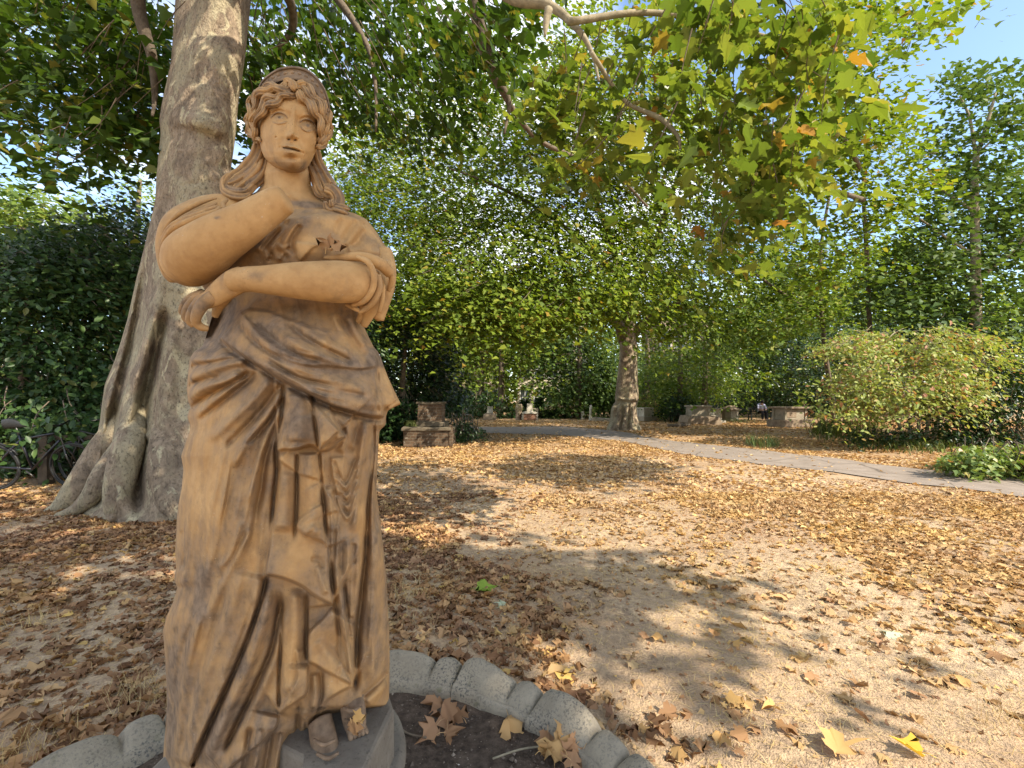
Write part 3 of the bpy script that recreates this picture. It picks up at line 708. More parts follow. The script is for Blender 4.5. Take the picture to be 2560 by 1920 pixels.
# hand hanging from the wrist: palm, five fingers
ptube(body, zt(z2, [(760, 850, 96, 1.03), (690, 880, 100, 1.035), (615, 930, 94, 1.045), (540, 985, 80, 1.055), (475, 1030, 58, 1.062)]), 30, 8, .62, .12)
for pts in ([(540, 990, 54, 1.05), (470, 1030, 48, 1.045), (428, 1082, 43, 1.045), (402, 1140, 37, 1.05), (402, 1188, 33, 1.06), (440, 1222, 29, 1.07), (492, 1234, 22, 1.08)],
            [(500, 985, 44, 1.08), (432, 1022, 38, 1.085), (388, 1075, 35, 1.09), (358, 1132, 31, 1.098), (352, 1178, 28, 1.106), (382, 1212, 23, 1.112)],
            [(470, 975, 40, 1.11), (398, 1006, 34, 1.12), (350, 1052, 31, 1.128), (322, 1104, 28, 1.136), (315, 1148, 25, 1.142), (342, 1178, 20, 1.146)],
            [(450, 965, 36, 1.14), (375, 990, 30, 1.148), (325, 1026, 27, 1.155), (298, 1070, 24, 1.16), (290, 1108, 21, 1.165), (314, 1134, 16, 1.168)],
            [(640, 965, 48, 1.07), (605, 1015, 42, 1.08), (575, 1060, 36, 1.09), (556, 1104, 30, 1.10), (546, 1142, 22, 1.105)]):
    ptube(body, zt(z2, pts), 18, 8, 1, .25)
# feet in sandals
feet = []
def foot(pts, toes, st):
    fb = MB(); feet.append(fb)
    ptube(fb, pts, 22, 7, .8, st)
    for t_ in toes: ptube(fb, t_, 10, 5, 1, st)
foot([(876, 1715, 30, 1.17), (880, 1755, 31, 1.14), (886, 1795, 30, 1.115), (892, 1830, 24, 1.10)],
     [[(876 + 9 * k, 1826 - 2 * k, 8 - k * .7, 1.095 + .004 * k), (877 + 10 * k, 1842 - 3 * k, 7.5 - k * .7, 1.088 + .004 * k), (878 + 10 * k, 1849 - 4 * k, 5 - k * .5, 1.088 + .004 * k)] for k in range(5)], 1.0)
foot([(800, 1800, 30, 1.11), (808, 1845, 33, 1.085), (818, 1885, 32, 1.065), (826, 1912, 26, 1.05)],
     [[(806 + 10 * k, 1908 - 2 * k, 8.5 - k * .7, 1.048 + .004 * k), (808 + 11 * k, 1926 - 3 * k, 8 - k * .7, 1.04 + .004 * k), (809 + 11 * k, 1934 - 3 * k, 5.5 - k * .5, 1.04 + .004 * k)] for k in range(5)], 1.1)
for pts in ([(858, 1770, 4, 1.10), (880, 1778, 5, 1.085), (905, 1768, 4, 1.10)], [(862, 1800, 4, 1.085), (886, 1808, 5, 1.07), (912, 1796, 4, 1.085)], [(784, 1850, 4, 1.05), (810, 1862, 5, 1.035), (838, 1850, 4, 1.05)], [(792, 1884, 4, 1.03), (820, 1896, 5, 1.018), (846, 1882, 4, 1.03)]): ptube(feet[0] if pts[0][0] > 850 else feet[1], pts, 8, 5, 1, 1.0)
for fb in feet: sbuild(fb, 'sandalled_foot')
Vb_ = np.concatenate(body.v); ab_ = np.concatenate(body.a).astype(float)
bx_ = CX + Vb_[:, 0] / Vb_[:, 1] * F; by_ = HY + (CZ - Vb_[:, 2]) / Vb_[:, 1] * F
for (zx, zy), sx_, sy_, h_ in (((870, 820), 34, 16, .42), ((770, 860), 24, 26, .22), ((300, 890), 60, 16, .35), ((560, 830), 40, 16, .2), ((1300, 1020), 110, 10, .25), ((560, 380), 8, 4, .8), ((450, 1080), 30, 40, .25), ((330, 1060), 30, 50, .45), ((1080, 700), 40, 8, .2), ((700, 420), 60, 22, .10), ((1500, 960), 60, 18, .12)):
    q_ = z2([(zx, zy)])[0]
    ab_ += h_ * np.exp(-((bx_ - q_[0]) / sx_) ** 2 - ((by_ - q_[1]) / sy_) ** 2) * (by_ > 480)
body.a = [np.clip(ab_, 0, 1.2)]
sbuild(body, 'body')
# ---- hair -------------------------------------------------------------
hair = MB()
cap_rows = []
for y, a, b in [(235, 640, 950), (262, 545, 1010), (305, 465, 1070), (360, 385, 1120), (450, 350, 1150), (560, 335, 1172), (700, 335, 1178), (800, 360, 1160), (900, 405, 1120), (960, 455, 1070), (1010, 520, 1010), (1050, 600, 940)]:
    cap_rows.append((140 + y * .24108, 540 + a * .24108, 540 + b * .24108, 1.26, np.interp(y, [235, 305, 400], [.112, .105, .075]), .09))
relief(hair, cap_rows, 1.5, 90, 24, None, lambda x, y: np.full(x.shape, .5))
def ydepth(zx, zy):
    u = (zx - 765) / 430.0; v = (zy - 640) / 560.0
    return 1.228 - .118 * math.sqrt(max(0.0, 1 - u * u - v * v * .9))
hr = np.random.default_rng(21)
def gtube(mb, pp, att, seg=34, k=6, depth=.13):
    pp = np.asarray(pp, float); q = np.array([P(a, b, d) for a, b, c, d in pp]); r = pp[:, 2] / F * pp[:, 3]
    V, fc = tube(q, r, seg, False); n = len(pp)
    th = np.linspace(0, 2 * pi, seg, endpoint=False)
    g = 1 + depth * np.cos(k * th[None] + np.linspace(0, 1.5, n)[:, None] + hr.uniform(0, 6)) + depth * .5 * np.cos((2 * k + 1) * th[None] + hr.uniform(0, 6))
    W = V.reshape(n, seg, 3); C = q[:, None, :]
    W = C + (W - C) * g[:, :, None]
    mb.add(W.reshape(-1, 3), fc, np.clip(att - (g.ravel() - 1) * 1.2, 0, 1))
    mb.add(np.vstack([W[0], W[-1]]), [tuple(range(seg)), tuple(range(2 * seg - 1, seg - 1, -1))], att)
def lock(pts, r, n=1, spread=0, amp=10, freq=3.0, lift=.004, dark=.45, ph=None):
    """a wavy lock of hair, n strands side by side, along zoom-1 points"""
    c = crom(pts, 10)
    T = np.gradient(c, axis=0); T /= np.linalg.norm(T, axis=1)[:, None] + 1e-9
    N_ = np.stack([-T[:, 1], T[:, 0]], 1)
    t = np.linspace(0, 1, len(c))
    ph = hr.uniform(0, 6.28) if ph is None else ph
    for k in range(n):
        o = (k - (n - 1) / 2) * spread
        w = amp * np.sin(t * freq * 2 * pi + ph + .15 * k)
        q_ = c + N_ * (o * (1 - .25 * t) + w)[:, None]
        lf = lift + .006 * np.cos(t * freq * 2 * pi + ph + .15 * k)
        rad = r * (np.interp(t, [0, .12, .7, 1], [.7, 1, .95, .35])) * hr.uniform(.85, 1.12)
        pp = [(540 + a * .24108, 140 + b * .24108, rr_ * .24108, ydepth(a, b) - l) for (a, b), rr_, l in zip(q_, rad, lf)]
        gtube(hair, pp, np.clip(dark + hr.normal() * .12, 0, 1))
LG = [[(812, 325), (730, 312), (645, 328), (560, 318), (485, 340), (420, 405), (372, 490)],
      [(815, 345), (735, 345), (650, 350), (560, 350), (480, 370), (410, 450), (365, 560)],
      [(812, 385), (740, 400), (660, 415), (590, 420), (520, 450), (450, 530), (395, 660)],
      [(760, 400), (690, 430), (620, 475), (555, 515), (495, 560), (440, 640), (400, 760)]]
RG = [[(828, 325), (900, 310), (970, 352), (1035, 420), (1090, 505), (1130, 600), (1150, 720)],
      [(828, 345), (900, 350), (970, 400), (1040, 470), (1090, 560), (1130, 660), (1150, 780)],
      [(830, 380), (890, 410), (950, 465), (1010, 530), (1060, 610), (1090, 700), (1110, 800)],
      [(850, 390), (905, 440), (960, 510), (1015, 570), (1062, 650), (1085, 740), (1095, 850)]]
for g in (LG, RG):
    for i, pts in enumerate(g):
        lock(pts, 32, 1, 0, 17, 2.6, .010 + .006 * (i % 2), .42, ph=i * 1.9)
        lock([(a_ + 4, b_ + 24) for a_, b_ in pts], 28, 1, 0, 17, 2.6, .004, .5, ph=i * 1.9 + .5)
for pts in ([(370, 430), (345, 530), (350, 640), (360, 760), (400, 850), (440, 895)], [(405, 560), (385, 660), (395, 770), (425, 850), (450, 885)],
            [(345, 600), (338, 700), (355, 800), (400, 870)], [(1105, 560), (1135, 680), (1135, 800), (1105, 890), (1065, 950)], [(1150, 580), (1172, 700), (1164, 810), (1125, 900), (1075, 960)],
            [(1085, 760), (1100, 850), (1080, 920), (1055, 960)], [(1120, 480), (1160, 600), (1178, 720), (1160, 820)]):
    lock(pts, 31, 1, 0, 13, 2.4, .004, .4)
lock([(822, 345), (800, 295), (755, 268), (728, 282), (728, 322)], 30, 1, 0, 4, 1, .020, .3)
lock([(815, 350), (775, 310), (742, 300)], 24, 1, 0, 3, 1, .022, .3)
lock([(832, 345), (862, 300), (905, 282), (940, 305)], 28, 1, 0, 4, 1, .016, .4)
# long tresses falling on the shoulders
def tress(pts, r, n, spread, Y0, Y1, amp, freq):
    c = crom(pts, 10); T = np.gradient(c, axis=0); T /= np.linalg.norm(T, axis=1)[:, None] + 1e-9
    N_ = np.stack([-T[:, 1], T[:, 0]], 1); t = np.linspace(0, 1, len(c)); ph = hr.uniform(0, 6)
    for k in range(n):
        o = (k - (n - 1) / 2) * spread
        q_ = c + N_ * (o * (.55 + .6 * t) + amp * np.sin(t * freq * 2 * pi + ph + .3 * k))[:, None]
        Yk = Y0 + (Y1 - Y0) * t - .008 * np.cos(t * freq * 2 * pi + ph + .5 * k) + .004 * abs(k - (n - 1) / 2)
        rad = r * np.interp(t, [0, .1, .75, 1], [.8, 1, 1, .4]) * hr.uniform(.85, 1.15)
        gtube(hair, [(540 + a * .24108, 140 + b * .24108, rr_ * .24108, y_) for (a, b), rr_, y_ in zip(q_, rad, Yk)], np.clip(.55 + hr.normal() * .12, 0, 1), 30, 5, .14)
tress([(450, 880), (430, 1040), (365, 1150), (280, 1230), (190, 1270), (130, 1340), (150, 1410)], 46, 2, 70, 1.24, 1.18, 12, 1.4)
tress([(470, 980), (450, 1130), (400, 1240), (320, 1310), (230, 1350), (160, 1390)], 46, 3, 66, 1.24, 1.175, 12, 1.5)
tress([(170, 1250), (110, 1300), (110, 1390), (190, 1430), (290, 1430), (340, 1400)], 40, 2, 50, 1.185, 1.165, 6, 1)
tress([(440, 1200), (390, 1330), (300, 1410), (210, 1440)], 40, 1, 50, 1.215, 1.17, 8, 1)
tress([(1010, 980), (1035, 1110), (1075, 1230), (1120, 1330), (1180, 1400), (1240, 1410)], 44, 3, 58, 1.24, 1.185, 8, 1.3)
tress([(1000, 1160), (1040, 1300), (1080, 1400), (1140, 1440)], 40, 2, 50, 1.225, 1.18, 6, 1.2)
tress([(1150, 1380), (1220, 1400), (1265, 1470), (1250, 1545), (1190, 1560), (1165, 1500)], 46, 2, 50, 1.175, 1.155, 5, 1)
tress([(1180, 1540), (1250, 1580), (1320, 1590), (1380, 1610)], 36, 2, 46, 1.17, 1.16, 6, 1)
sbuild(hair, 'hair')
# ---- diadem -----------------------------------------------------------
outer = [(430, 345), (478, 255), (560, 182), (665, 126), (800, 108), (930, 136), (1040, 214), (1120, 325), (1166, 450), (1186, 575)]
inner = [(470, 420), (530, 338), (605, 282), (700, 250), (815, 244), (920, 272), (1005, 340), (1070, 430), (1112, 520), (1135, 610)]
co, ci = crom(outer, 10), crom(inner, 10)
dia = MB(); m_ = len(co)
prof = [(0.0, .0), (.12, -.005), (.5, -.003), (.84, -.004), (.88, -.011), (1.0, -.012), (1.04, .0), (1.0, .018), (.0, .018)]
V = []
for f_, dy in prof:
    for k in range(m_):
        q_ = ci[k] * (1 - f_) + co[k] * f_
        yb = ydepth(*(ci[k])) - .012 + f_ * .030
        V.append(P(540 + q_[0] * .24108, 140 + q_[1] * .24108, yb + dy))
V = np.array(V); dia.add(V, grid_faces(len(prof), m_), .85)
for k in range(15):
    i = int((k + .5) / 15 * m_); q_ = ci[i] * .52 + co[i] * .48
    dia.add(Vs * .0050 + P(540 + q_[0] * .24108, 140 + q_[1] * .24108, ydepth(*ci[i]) - .001), fs, .8)
sbuild(dia, 'diadem')
# ---- base slab under the feet and round stone below -------------------
def stone_mat(name, a, b, moss=(.12, .13, .05), mossf=.3, sc_=6.0):
    t = NT(name); pos = t.pos()
    c = t.mix(t.ramp(t.noise(sc_, 6, .65, pos), [(.3, 0.0), (.7, 1.0)]), a, b)
    c = t.mix(t.ramp(t.noise(sc_ * 9, 4, .6, pos), [(.55, 0.0), (.75, .7)]), c, tuple(q * .45 for q in a))
    c = t.mix(t.ramp(t.noise(sc_ * .6, 5, .6, pos), [(.55, 0.0), (.68, mossf)]), c, moss)
    return t.pbr(c, .88, t.bump(t.math('ADD', t.noise(sc_ * 8, 5, .6, pos), t.math('MULTIPLY', t.noise(sc_ * 40, 3, .5, pos), .4)), .5, .006), .2)
M['grey_stone'] = stone_mat('weathered_grey_stone', (.22, .205, .17), (.36, .33, .27))
M['slab'] = stone_mat('dark_slab', (.13, .11, .09), (.22, .19, .15), (.10, .10, .05), .3, 9)
poly = [(-.50, 1.03), (-.475, .955), (-.345, .955), (-.3296, 1.20), (-.45, 1.44), (-.80, 1.42), (-.85, 1.2)]
b_ = MB()
def prism(mb, poly, z0, z1_, bev=.012, inset=None):
    p = np.array(poly); c = p.mean(0); n = len(p)
    lev = [(0.0, z0), (0.0, z1_ - bev), (bev * .35, z1_ - bev * .3), (bev, z1_)]
    V = []
    for ins, zz in lev:
        d = c - p; l = np.linalg.norm(d, axis=1)[:, None]
        V += [(*q_, zz) for q_ in p + d / l * ins]
    fcs = [tuple(q_) for q_ in grid_faces(len(lev), n, True).tolist()] + [tuple(range(3 * n, 4 * n))]
    mb.add(np.array(V), fcs)
prism(b_, poly, .3025, .44)
o = b_.build('base_slab', M['slab'], statue, smooth=False); o.location = SINV
pd = MB(); Vp, fp = lathe([(.33, 0.0), (.33, .05), (.31, .07), (.31, .22), (.33, .245), (.345, .27), (.34, .292), (.325, .301), (.0001, .301)], 64)
pd.add(Vp, fp)
o = pd.build('pedestal', M['slab'], None, loc=(-.645, 1.18, 0)); tag(o, 'round grey stone pedestal under the terracotta statue', 'pedestal')
# ================================================================ GROUND, PATH, BED
def in_poly(x, y, poly):
    p = np.asarray(poly); c = np.zeros(x.shape, bool)
    j = len(p) - 1
    for i in range(len(p)):
        m = ((p[i, 1] > y) != (p[j, 1] > y)) & (x < (p[j, 0] - p[i, 0]) * (y - p[i, 1]) / (p[j, 1] - p[i, 1] + 1e-12) + p[i, 0])
        c ^= m; j = i
    return c
RC = (-.55, .90)                 # centre of the round bed
def ground_z(x, y):
    h = .022 * np.sin(x * 1.1 + .4 * y) * np.sin(y * .9 + 1) + .012 * np.sin(2.9 * x + 1.3) * np.sin(2.3 * y) + .006 * np.sin(7.1 * x + 2 * y) * np.sin(6.3 * y - x)
    d = np.hypot(x - RC[0], y - RC[1])
    return h * np.clip((d - 1.15) / .8, 0, 1) * np.clip((22 - y) / 8, 0.15, 1) - .005
def groundmat():
    t = NT('dry_ground'); pos = t.pos()
    n1 = t.noise(.55, 5, .6, pos); n2 = t.noise(2.3, 6, .65, pos); n3 = t.noise(22, 5, .65, pos); n4 = t.noise(95, 3, .6, pos)
    c = t.mix(t.ramp(n2, [(.38, 0.0), (.62, 1.0)]), (.27, .195, .13), (.42, .31, .205))
    c = t.mix(t.ramp(n3, [(.42, 0.0), (.62, .85)]), c, (.58, .44, .28))
    lit = t.math('MULTIPLY', t.ramp(n1, [(.40, 0.0), (.60, 1.0)]), t.ramp(n3, [(.35, 0.0), (.55, .9)]))
    c = t.mix(t.math('MULTIPLY', lit, .6), c, (.29, .155, .075))
    c = t.mix(t.ramp(n4, [(.55, 0.0), (.72, .5)]), c, (.10, .07, .045))
    far = t.n('SeparateXYZ'); t.set(far.inputs[0], pos)
    fy = t.ramp(t.math('DIVIDE', far.outputs[1], 30.0), [(.22, 0.0), (.42, 1.0)])
    lf = t.mix(t.ramp(t.noise(7, 6, .7, pos), [(.35, 0.0), (.65, 1.0)]), (.24, .14, .075), (.48, .32, .165))
    c = t.mix(t.math('MULTIPLY', fy, .75), c, lf)
    return t.pbr(c, .95, t.bump(t.math('ADD', n3, t.math('MULTIPLY', n4, .6)), .9, .02), .1)
M['ground'] = groundmat()
xs = np.concatenate([[-300, -120, -60, -30], np.arange(-16, 16.01, .12), [30, 60, 120, 300]])
ys = np.concatenate([[-60, -20, -6], np.arange(-3, 24.01, .12), [30, 45, 80, 160, 400]])
gx, gy = np.meshgrid(xs, ys, indexing='ij')
g_ = MB(); g_.add(np.stack([gx, gy, ground_z(gx, gy)], -1).reshape(-1, 3), grid_faces(len(xs), len(ys)))
tag(g_.build('ground', M['ground']), kind='structure')
# tarmac path
lowe = [G(a, b) for a, b in [(3300, 1370), (2560, 1246), (2300, 1212), (2080, 1182), (1850, 1156), (1700, 1132), (1600, 1112), (1500, 1098), (1420, 1090), (1340, 1086), (1240, 1084), (1120, 1078)]]
uppe = [G(a, b) for a, b in [(3300, 1262), (2560, 1192), (2300, 1172), (2080, 1146), (1850, 1122), (1700, 1104), (1610, 1090), (1530, 1077), (1450, 1070), (1400, 1066), (1250, 1068), (1120, 1066)]]
lw, up = crom(lowe, 8), crom(uppe, 8)
rp_ = np.random.default_rng(2)
n_ = len(lw); K = 10
V = np.array([lw[i] * (1 - k / K) + up[i] * k / K for i in range(n_) for k in range(K + 1)])
e_ = sines(V, 3, 2.2, 3) * .10
V[:, 1] += e_ * np.where((np.arange(len(V)) % (K + 1) == 0) | (np.arange(len(V)) % (K + 1) == K), 1, 0)
V[:, 2] = ground_z(V[:, 0], V[:, 1]) + .016
def pathmat():
    t = NT('old_tarmac'); pos = t.pos()
    c = t.mix(t.ramp(t.noise(3, 5, .6, pos), [(.3, 0.0), (.7, 1.0)]), (.205, .165, .132), (.285, .235, .192))
    c = t.mix(t.ramp(t.noise(70, 3, .6, pos), [(.5, 0.0), (.75, .6)]), c, (.13, .105, .09))
    vo = t.n('TexVoronoi', dict(feature='DISTANCE_TO_EDGE'), Scale=.8); t.set(vo.inputs['Vector'], t.mix(.12, pos, t.n('TexNoise', Scale=2.0).outputs[1], 'ADD'))
    crk = t.ramp(vo.outputs['Distance'], [(.0, 1.0), (.012, 0.0)])
    c = t.mix(t.math('MULTIPLY', crk, .7), c, (.05, .04, .03))
    return t.pbr(c, .9, t.bump(t.noise(120, 3, .6, pos), .5, .004), .2)
p_ = MB(); p_.add(V, grid_faces(n_, K + 1)[:, ::-1])
tag(p_.build('path', pathmat()), kind='structure')
PATHPOLY = np.vstack([lw[:, :2], up[::-1, :2]])
# soil of the bed
def soilmat():
    t = NT('dark_soil'); pos = t.pos()
    n = t.noise(30, 6, .7, pos)
    c = t.mix(t.ramp(n, [(.35, 0.0), (.65, 1.0)]), (.055, .040, .030), (.135, .10, .075))
    v = t.n('TexVoronoi', Scale=55.0); t.set(v.inputs['Vector'], pos)
    c = t.mix(t.ramp(v.outputs['Distance'], [(.10, .9), (.16, 0.0)]), c, t.mix(t.noise(8, 2, .5, pos), (.12, .08, .06), (.45, .38, .30)))
    return t.pbr(c, .95, t.bump(t.math('ADD', n, t.noise(90, 4, .6, pos)), 1.0, .012), .1)
rr_, tt_ = np.meshgrid(np.linspace(.001, 1.01, 40), np.linspace(0, 2 * pi, 120, endpoint=False), indexing='ij')
sx, sy = RC[0] + rr_ * np.cos(tt_), RC[1] + rr_ * np.sin(tt_)
V = np.stack([sx, sy, .014 + .008 * np.sin(9 * sx) * np.sin(8 * sy + 1) + .005 * np.sin(23 * sx + sy * 5) * np.sin(19 * sy)], -1).reshape(-1, 3)
s_ = MB(); s_.add(V, grid_faces(40, 120, True))
tag(s_.build('soil', soilmat()), kind='structure')
# ---- scalloped edging stones ------------------------------------------
def edging_mat():
    t = NT('mottled_concrete'); pos = t.pos()
    c = t.mix(t.ramp(t.noise(7, 6, .65, pos), [(.3, 0.0), (.7, 1.0)]), (.225, .19, .14), (.36, .31, .23))
    c = t.mix(t.math('MULTIPLY', t.ramp(t.noise(110, 3, .65, pos), [(.50, 0.0), (.62, 1.0)]), t.ramp(t.noise(5, 4, .6, pos), [(.38, 0.15), (.6, 1.0)])), c, (.10, .095, .085))
    c = t.mix(t.ramp(t.noise(12, 4, .6, pos), [(.62, 0.0), (.74, .6)]), c, (.13, .125, .06))
    return t.pbr(c, .9, t.bump(t.math('ADD', t.noise(60, 5, .65, pos), t.math('MULTIPLY', t.noise(180, 3, .6, pos), .6)), .6, .006), .2)
M['edging'] = edging_mat()
SEG = 21.0
labels_e = {0: 'pale edging stone cut off by the bottom edge of the picture', 1: 'bright sunlit edging stone with a big and a small lobe at the bed\'s right end',
            2: 'mottled edging stone right of the statue between the bright end stone and the cracked one', 3: 'grey scalloped edging stone touching the right side of the terracotta robe',
            4: 'scalloped edging stone hidden straight behind the terracotta robe', 5: 'dark grey edging stone touching the left side of the terracotta robe',
            6: 'dark edging stone with a white bird dropping left of the statue', 7: 'low dark edging stone at the lower left corner of the bed'}
er = np.random.default_rng(9)
for k in range(0, 8):
    a0 = 33.5 - 9.0 - SEG * .68 + (k - 0) * SEG + (0 if k else 0)
    ts = np.linspace(0.004, .996, 72)
    prof_r = np.array([.975, .982, .992, 1.003, 1.010, 1.016, 1.032, 1.055, 1.078, 1.098, 1.114, 1.126, 1.132, 1.136])
    prof_f = np.array([0, 0, 0, 0, 0, .05, .38, .72, .92, 1.0, .92, .70, .40, 0.0])
    V = []
    j = er.uniform(-.008, .008); tilt = er.uniform(-.02, .02)
    for t_ in ts:
        if t_ > .32: u = (t_ - .66) / .34; lob = .078 * max(0.0, 1 - abs(u) ** 2.6) ** .5
        else: u = (t_ - .16) / .16; lob = .062 * max(0.0, 1 - abs(u) ** 2.6) ** .5
        lob = max(lob, .012)
        end = min(1, min(t_, 1 - t_) / .02)
        an = R(a0 + SEG * t_)
        for q_, (r_, f_) in enumerate(zip(prof_r, prof_f)):
            base = [-.02, .03, .052, .060, .056][q_] if q_ < 5 else .056
            zz = base + f_ * lob if q_ < 13 else -.03
            if q_ == 12: zz = max(.02, base * .6 + f_ * lob * .6)
            rr = r_ + j - .006 * (1 - end)
            V.append((RC[0] + rr * cos(an), RC[1] + rr * sin(an), zz + tilt * (t_ - .5) * (zz > 0) - .004 * (1 - end)))
    V = np.array(V)
    V += (sines(V, 40 + k, 13, 3) * .0065 + sines(V, 60 + k, 60, 2) * .0018)[:, None] * np.array([[1, 1, .8]])
    mb = MB(); m_ = len(prof_r)
    mb.add(V, grid_faces(len(ts), m_)[:, ::-1])
    mb.add(np.vstack([V[:m_], V[-m_:]]), [tuple(range(m_ - 1, -1, -1)), tuple(range(m_, 2 * m_))][::1])
    o = mb.build('edging_stone', M['edging'])
    tag(o, labels_e[k], 'edging stone', 'scalloped stones edging the round bed')
# ================================================================ LEAVES
H_NEAR = np.array([(0, 0), (.11, -.07), (.24, -.10), (.34, .03), (.50, .08), (.43, .19), (.29, .29), (.42, .40), (.61, .55), (.42, .55), (.22, .60), (.15, .80), (0, 1.05)])
H_MID = np.array([(0, 0), (.50, .22), (.27, .52), (0, 1.0)])
H_OVAL = np.array([(0, 0), (.24, .28), (.22, .62), (0, 1.0)])
def leaves(mb, C, D, N, S, half=H_MID, curl=.25, fold=.15, seed=0, crumple=.04, jit=0.0):
    """two half blades per leaf, folded along the midrib; C centres, D tip directions, N normals, S sizes"""
    r = np.random.default_rng(seed); n = len(C)
    if n == 0: return
    N = N / (np.linalg.norm(N, axis=1)[:, None] + 1e-9)
    D = D - N * np.sum(D * N, 1)[:, None]; D /= np.linalg.norm(D, axis=1)[:, None] + 1e-9
    U = np.cross(D, N)
    h = len(half); mirror = half[1:-1] * np.array([-1, 1])
    loc = np.vstack([half, mirror])                     # h + h-2
    k = len(loc)
    k_j = r.normal(0, jit, (n, k, 2)) if jit else 0
    cu = curl * r.uniform(.2, 1.6, n)[:, None]; fo = fold * r.uniform(-.6, 1.8, n)[:, None]
    u = loc[None, :, 0] * r.uniform(.85, 1.1, n)[:, None]; v = loc[None, :, 1] - .35 + np.zeros((n, 1))
    if jit: u = u + k_j[:, :, 0] * (np.arange(k) != 0); v = v + k_j[:, :, 1]
    w = -cu * (v ** 2) - cu * .8 * u ** 2 + fo * np.abs(u) + r.normal(0, crumple * (1 + curl), (n, k))
    V = C[:, None, :] + S[:, None, None] * (u[:, :, None] * U[:, None, :] + v[:, :, None] * D[:, None, :] + w[:, :, None] * N[:, None, :])
    f1 = np.arange(h); f2 = np.concatenate([[0], np.arange(h, k)[::1], [h - 1]])[::-1]
    fc = np.concatenate([(np.arange(n) * k)[:, None] + f1[None], (np.arange(n) * k)[:, None] + f2[None]])
    mb.add(V.reshape(-1, 3), fc)
def rnd_unit(r, n):
    v = r.normal(size=(n, 3)); return v / np.linalg.norm(v, axis=1)[:, None]
def sprays(mb, C, per, leaf, rad, seed, half=H_MID, flat=.4, droop=.5, tilt=.55, curl=.25, twig=None, centre=None, sunb=.6):
    """each centre carries a flattened spray of leaves"""
    r = np.random.default_rng(seed); n = len(C)
    if n == 0: return
    out = (C - centre) if centre is not None else rnd_unit(r, n)
    out = out + r.normal(0, .5, (n, 3)); out[:, 2] *= .3
    out /= np.linalg.norm(out, axis=1)[:, None] + 1e-9
    cnt = r.integers(max(1, int(per * .5)), int(per * 1.5) + 1, n)
    idx = np.repeat(np.arange(n), cnt); m = len(idx)
    off = r.normal(size=(m, 3)) * rad * np.array([1, 1, flat])
    off += out[idx] * rad * .5
    d2 = np.hypot(off[:, 0], off[:, 1])
    off[:, 2] -= droop * d2 ** 2 / (rad + 1e-6) * .5
    N = np.array([0, 0, .62]) + sd * sunb + r.normal(0, tilt, (m, 3)) + out[idx] * .25
    D = out[idx] * .8 + r.normal(0, .6, (m, 3)) + np.array([0, 0, -droop])
    leaves(mb, C[idx] + off, D, N, leaf * r.uniform(.55, 1.2, m), half, curl, .2, seed + 1)
    if twig is not None:
        for i in range(n):
            if r.random() < twig[1]:
                a = C[i] - out[i] * rad * r.uniform(1.0, 2.2) + np.array([0, 0, rad * r.uniform(.2, 1.2)])
                b = C[i] + out[i] * rad * .6 - np.array([0, 0, rad * .2])
                w_ = twig[2] if len(twig) > 2 else .006
                twig[0].tube([a, (a + b) / 2 + r.normal(0, rad * .12, 3), b], [w_, w_ * .8, w_ * .35], 4, False, 2)
def px_ell(r, n, cx, cy, rx, ry, y0, y1, gap=0.0, gseed=0, gfreq=1.0, rot=0.0, zmin=.05, slope=0.0):
    """n points in the cone seen through an ellipse of the view, from y0 to y1 metres away; a 3-D noise leaves gaps"""
    out = []
    tot = 0
    while tot < n:
        k = n * 2
        a = r.uniform(0, 2 * pi, k); q = np.sqrt(r.uniform(0, 1, k))
        ux, uy = q * np.cos(a) * rx, q * np.sin(a) * ry
        px = cx + ux * cos(rot) - uy * sin(rot); py = cy + ux * sin(rot) + uy * cos(rot)
        Y = r.uniform(y0, y1, k) + slope * (cy + ry - py) / 100.0
        p = np.stack([(px - CX) / F * Y, Y, CZ - (py - HY) / F * Y], 1)
        keep = p[:, 2] > zmin
        if gap > 0: keep &= (sines(p, 100 + gseed, gfreq, 2) > -.9 + gap * 1.1)
        out.append(p[keep]); tot += keep.sum()
        if keep.sum() == 0: break
    return np.vstack(out)[:n]
def ell(r, n, c, rad, shell=.5, gap=0.0, gseed=0, gfreq=1.0, zmin=.05):
    """n points in an ellipsoid, biased to its shell"""
    out = []; tot = 0
    while tot < n:
        d = rnd_unit(r, n * 2) * (r.uniform(0, 1, n * 2) ** shell * 1.0)[:, None]
        p = np.asarray(c) + d * np.asarray(rad)
        keep = p[:, 2] > zmin
        if gap > 0: keep &= (sines(p, 100 + gseed, gfreq, 2) > -.9 + gap * 1.1)
        out.append(p[keep]); tot += keep.sum()
        if keep.sum() == 0: break
    return np.vstack(out)[:n]
# ================================================================ THE BIG LEFT PLANE TREE
T1 = empty('plane_tree', (-4.3, 5.6, 0), 'huge mottled plane tree with flared roots standing behind the terracotta statue', 'tree')
def sub(mb, name, mat, root, smooth=True):
    o = mb.build(name, M[mat] if isinstance(mat, str) else mat, root, smooth=smooth)
    o.location = -root.location
    return o
HT = HM(40, -700, 780, 1450, 3.0)
tr = np.random.default_rng(33)
for k in range(420): HT.bump(tr.uniform(150, 650), tr.uniform(-600, 1250), tr.uniform(6, 16), tr.uniform(6, 24), tr.uniform(-.014, .016), tr.uniform(-.6, .6))
for k in range(150): HT.bump(tr.uniform(150, 650), tr.uniform(-600, 1250), tr.uniform(14, 50), tr.uniform(14, 70), tr.uniform(-.035, .045), tr.uniform(-.6, .6))
HT.bump(470, 300, 60, 34, .055, .25); HT.bump(500, 342, 70, 20, -.03, .2); HT.ridge([(430, 318), (500, 330), (560, 360)], 10, -.025)
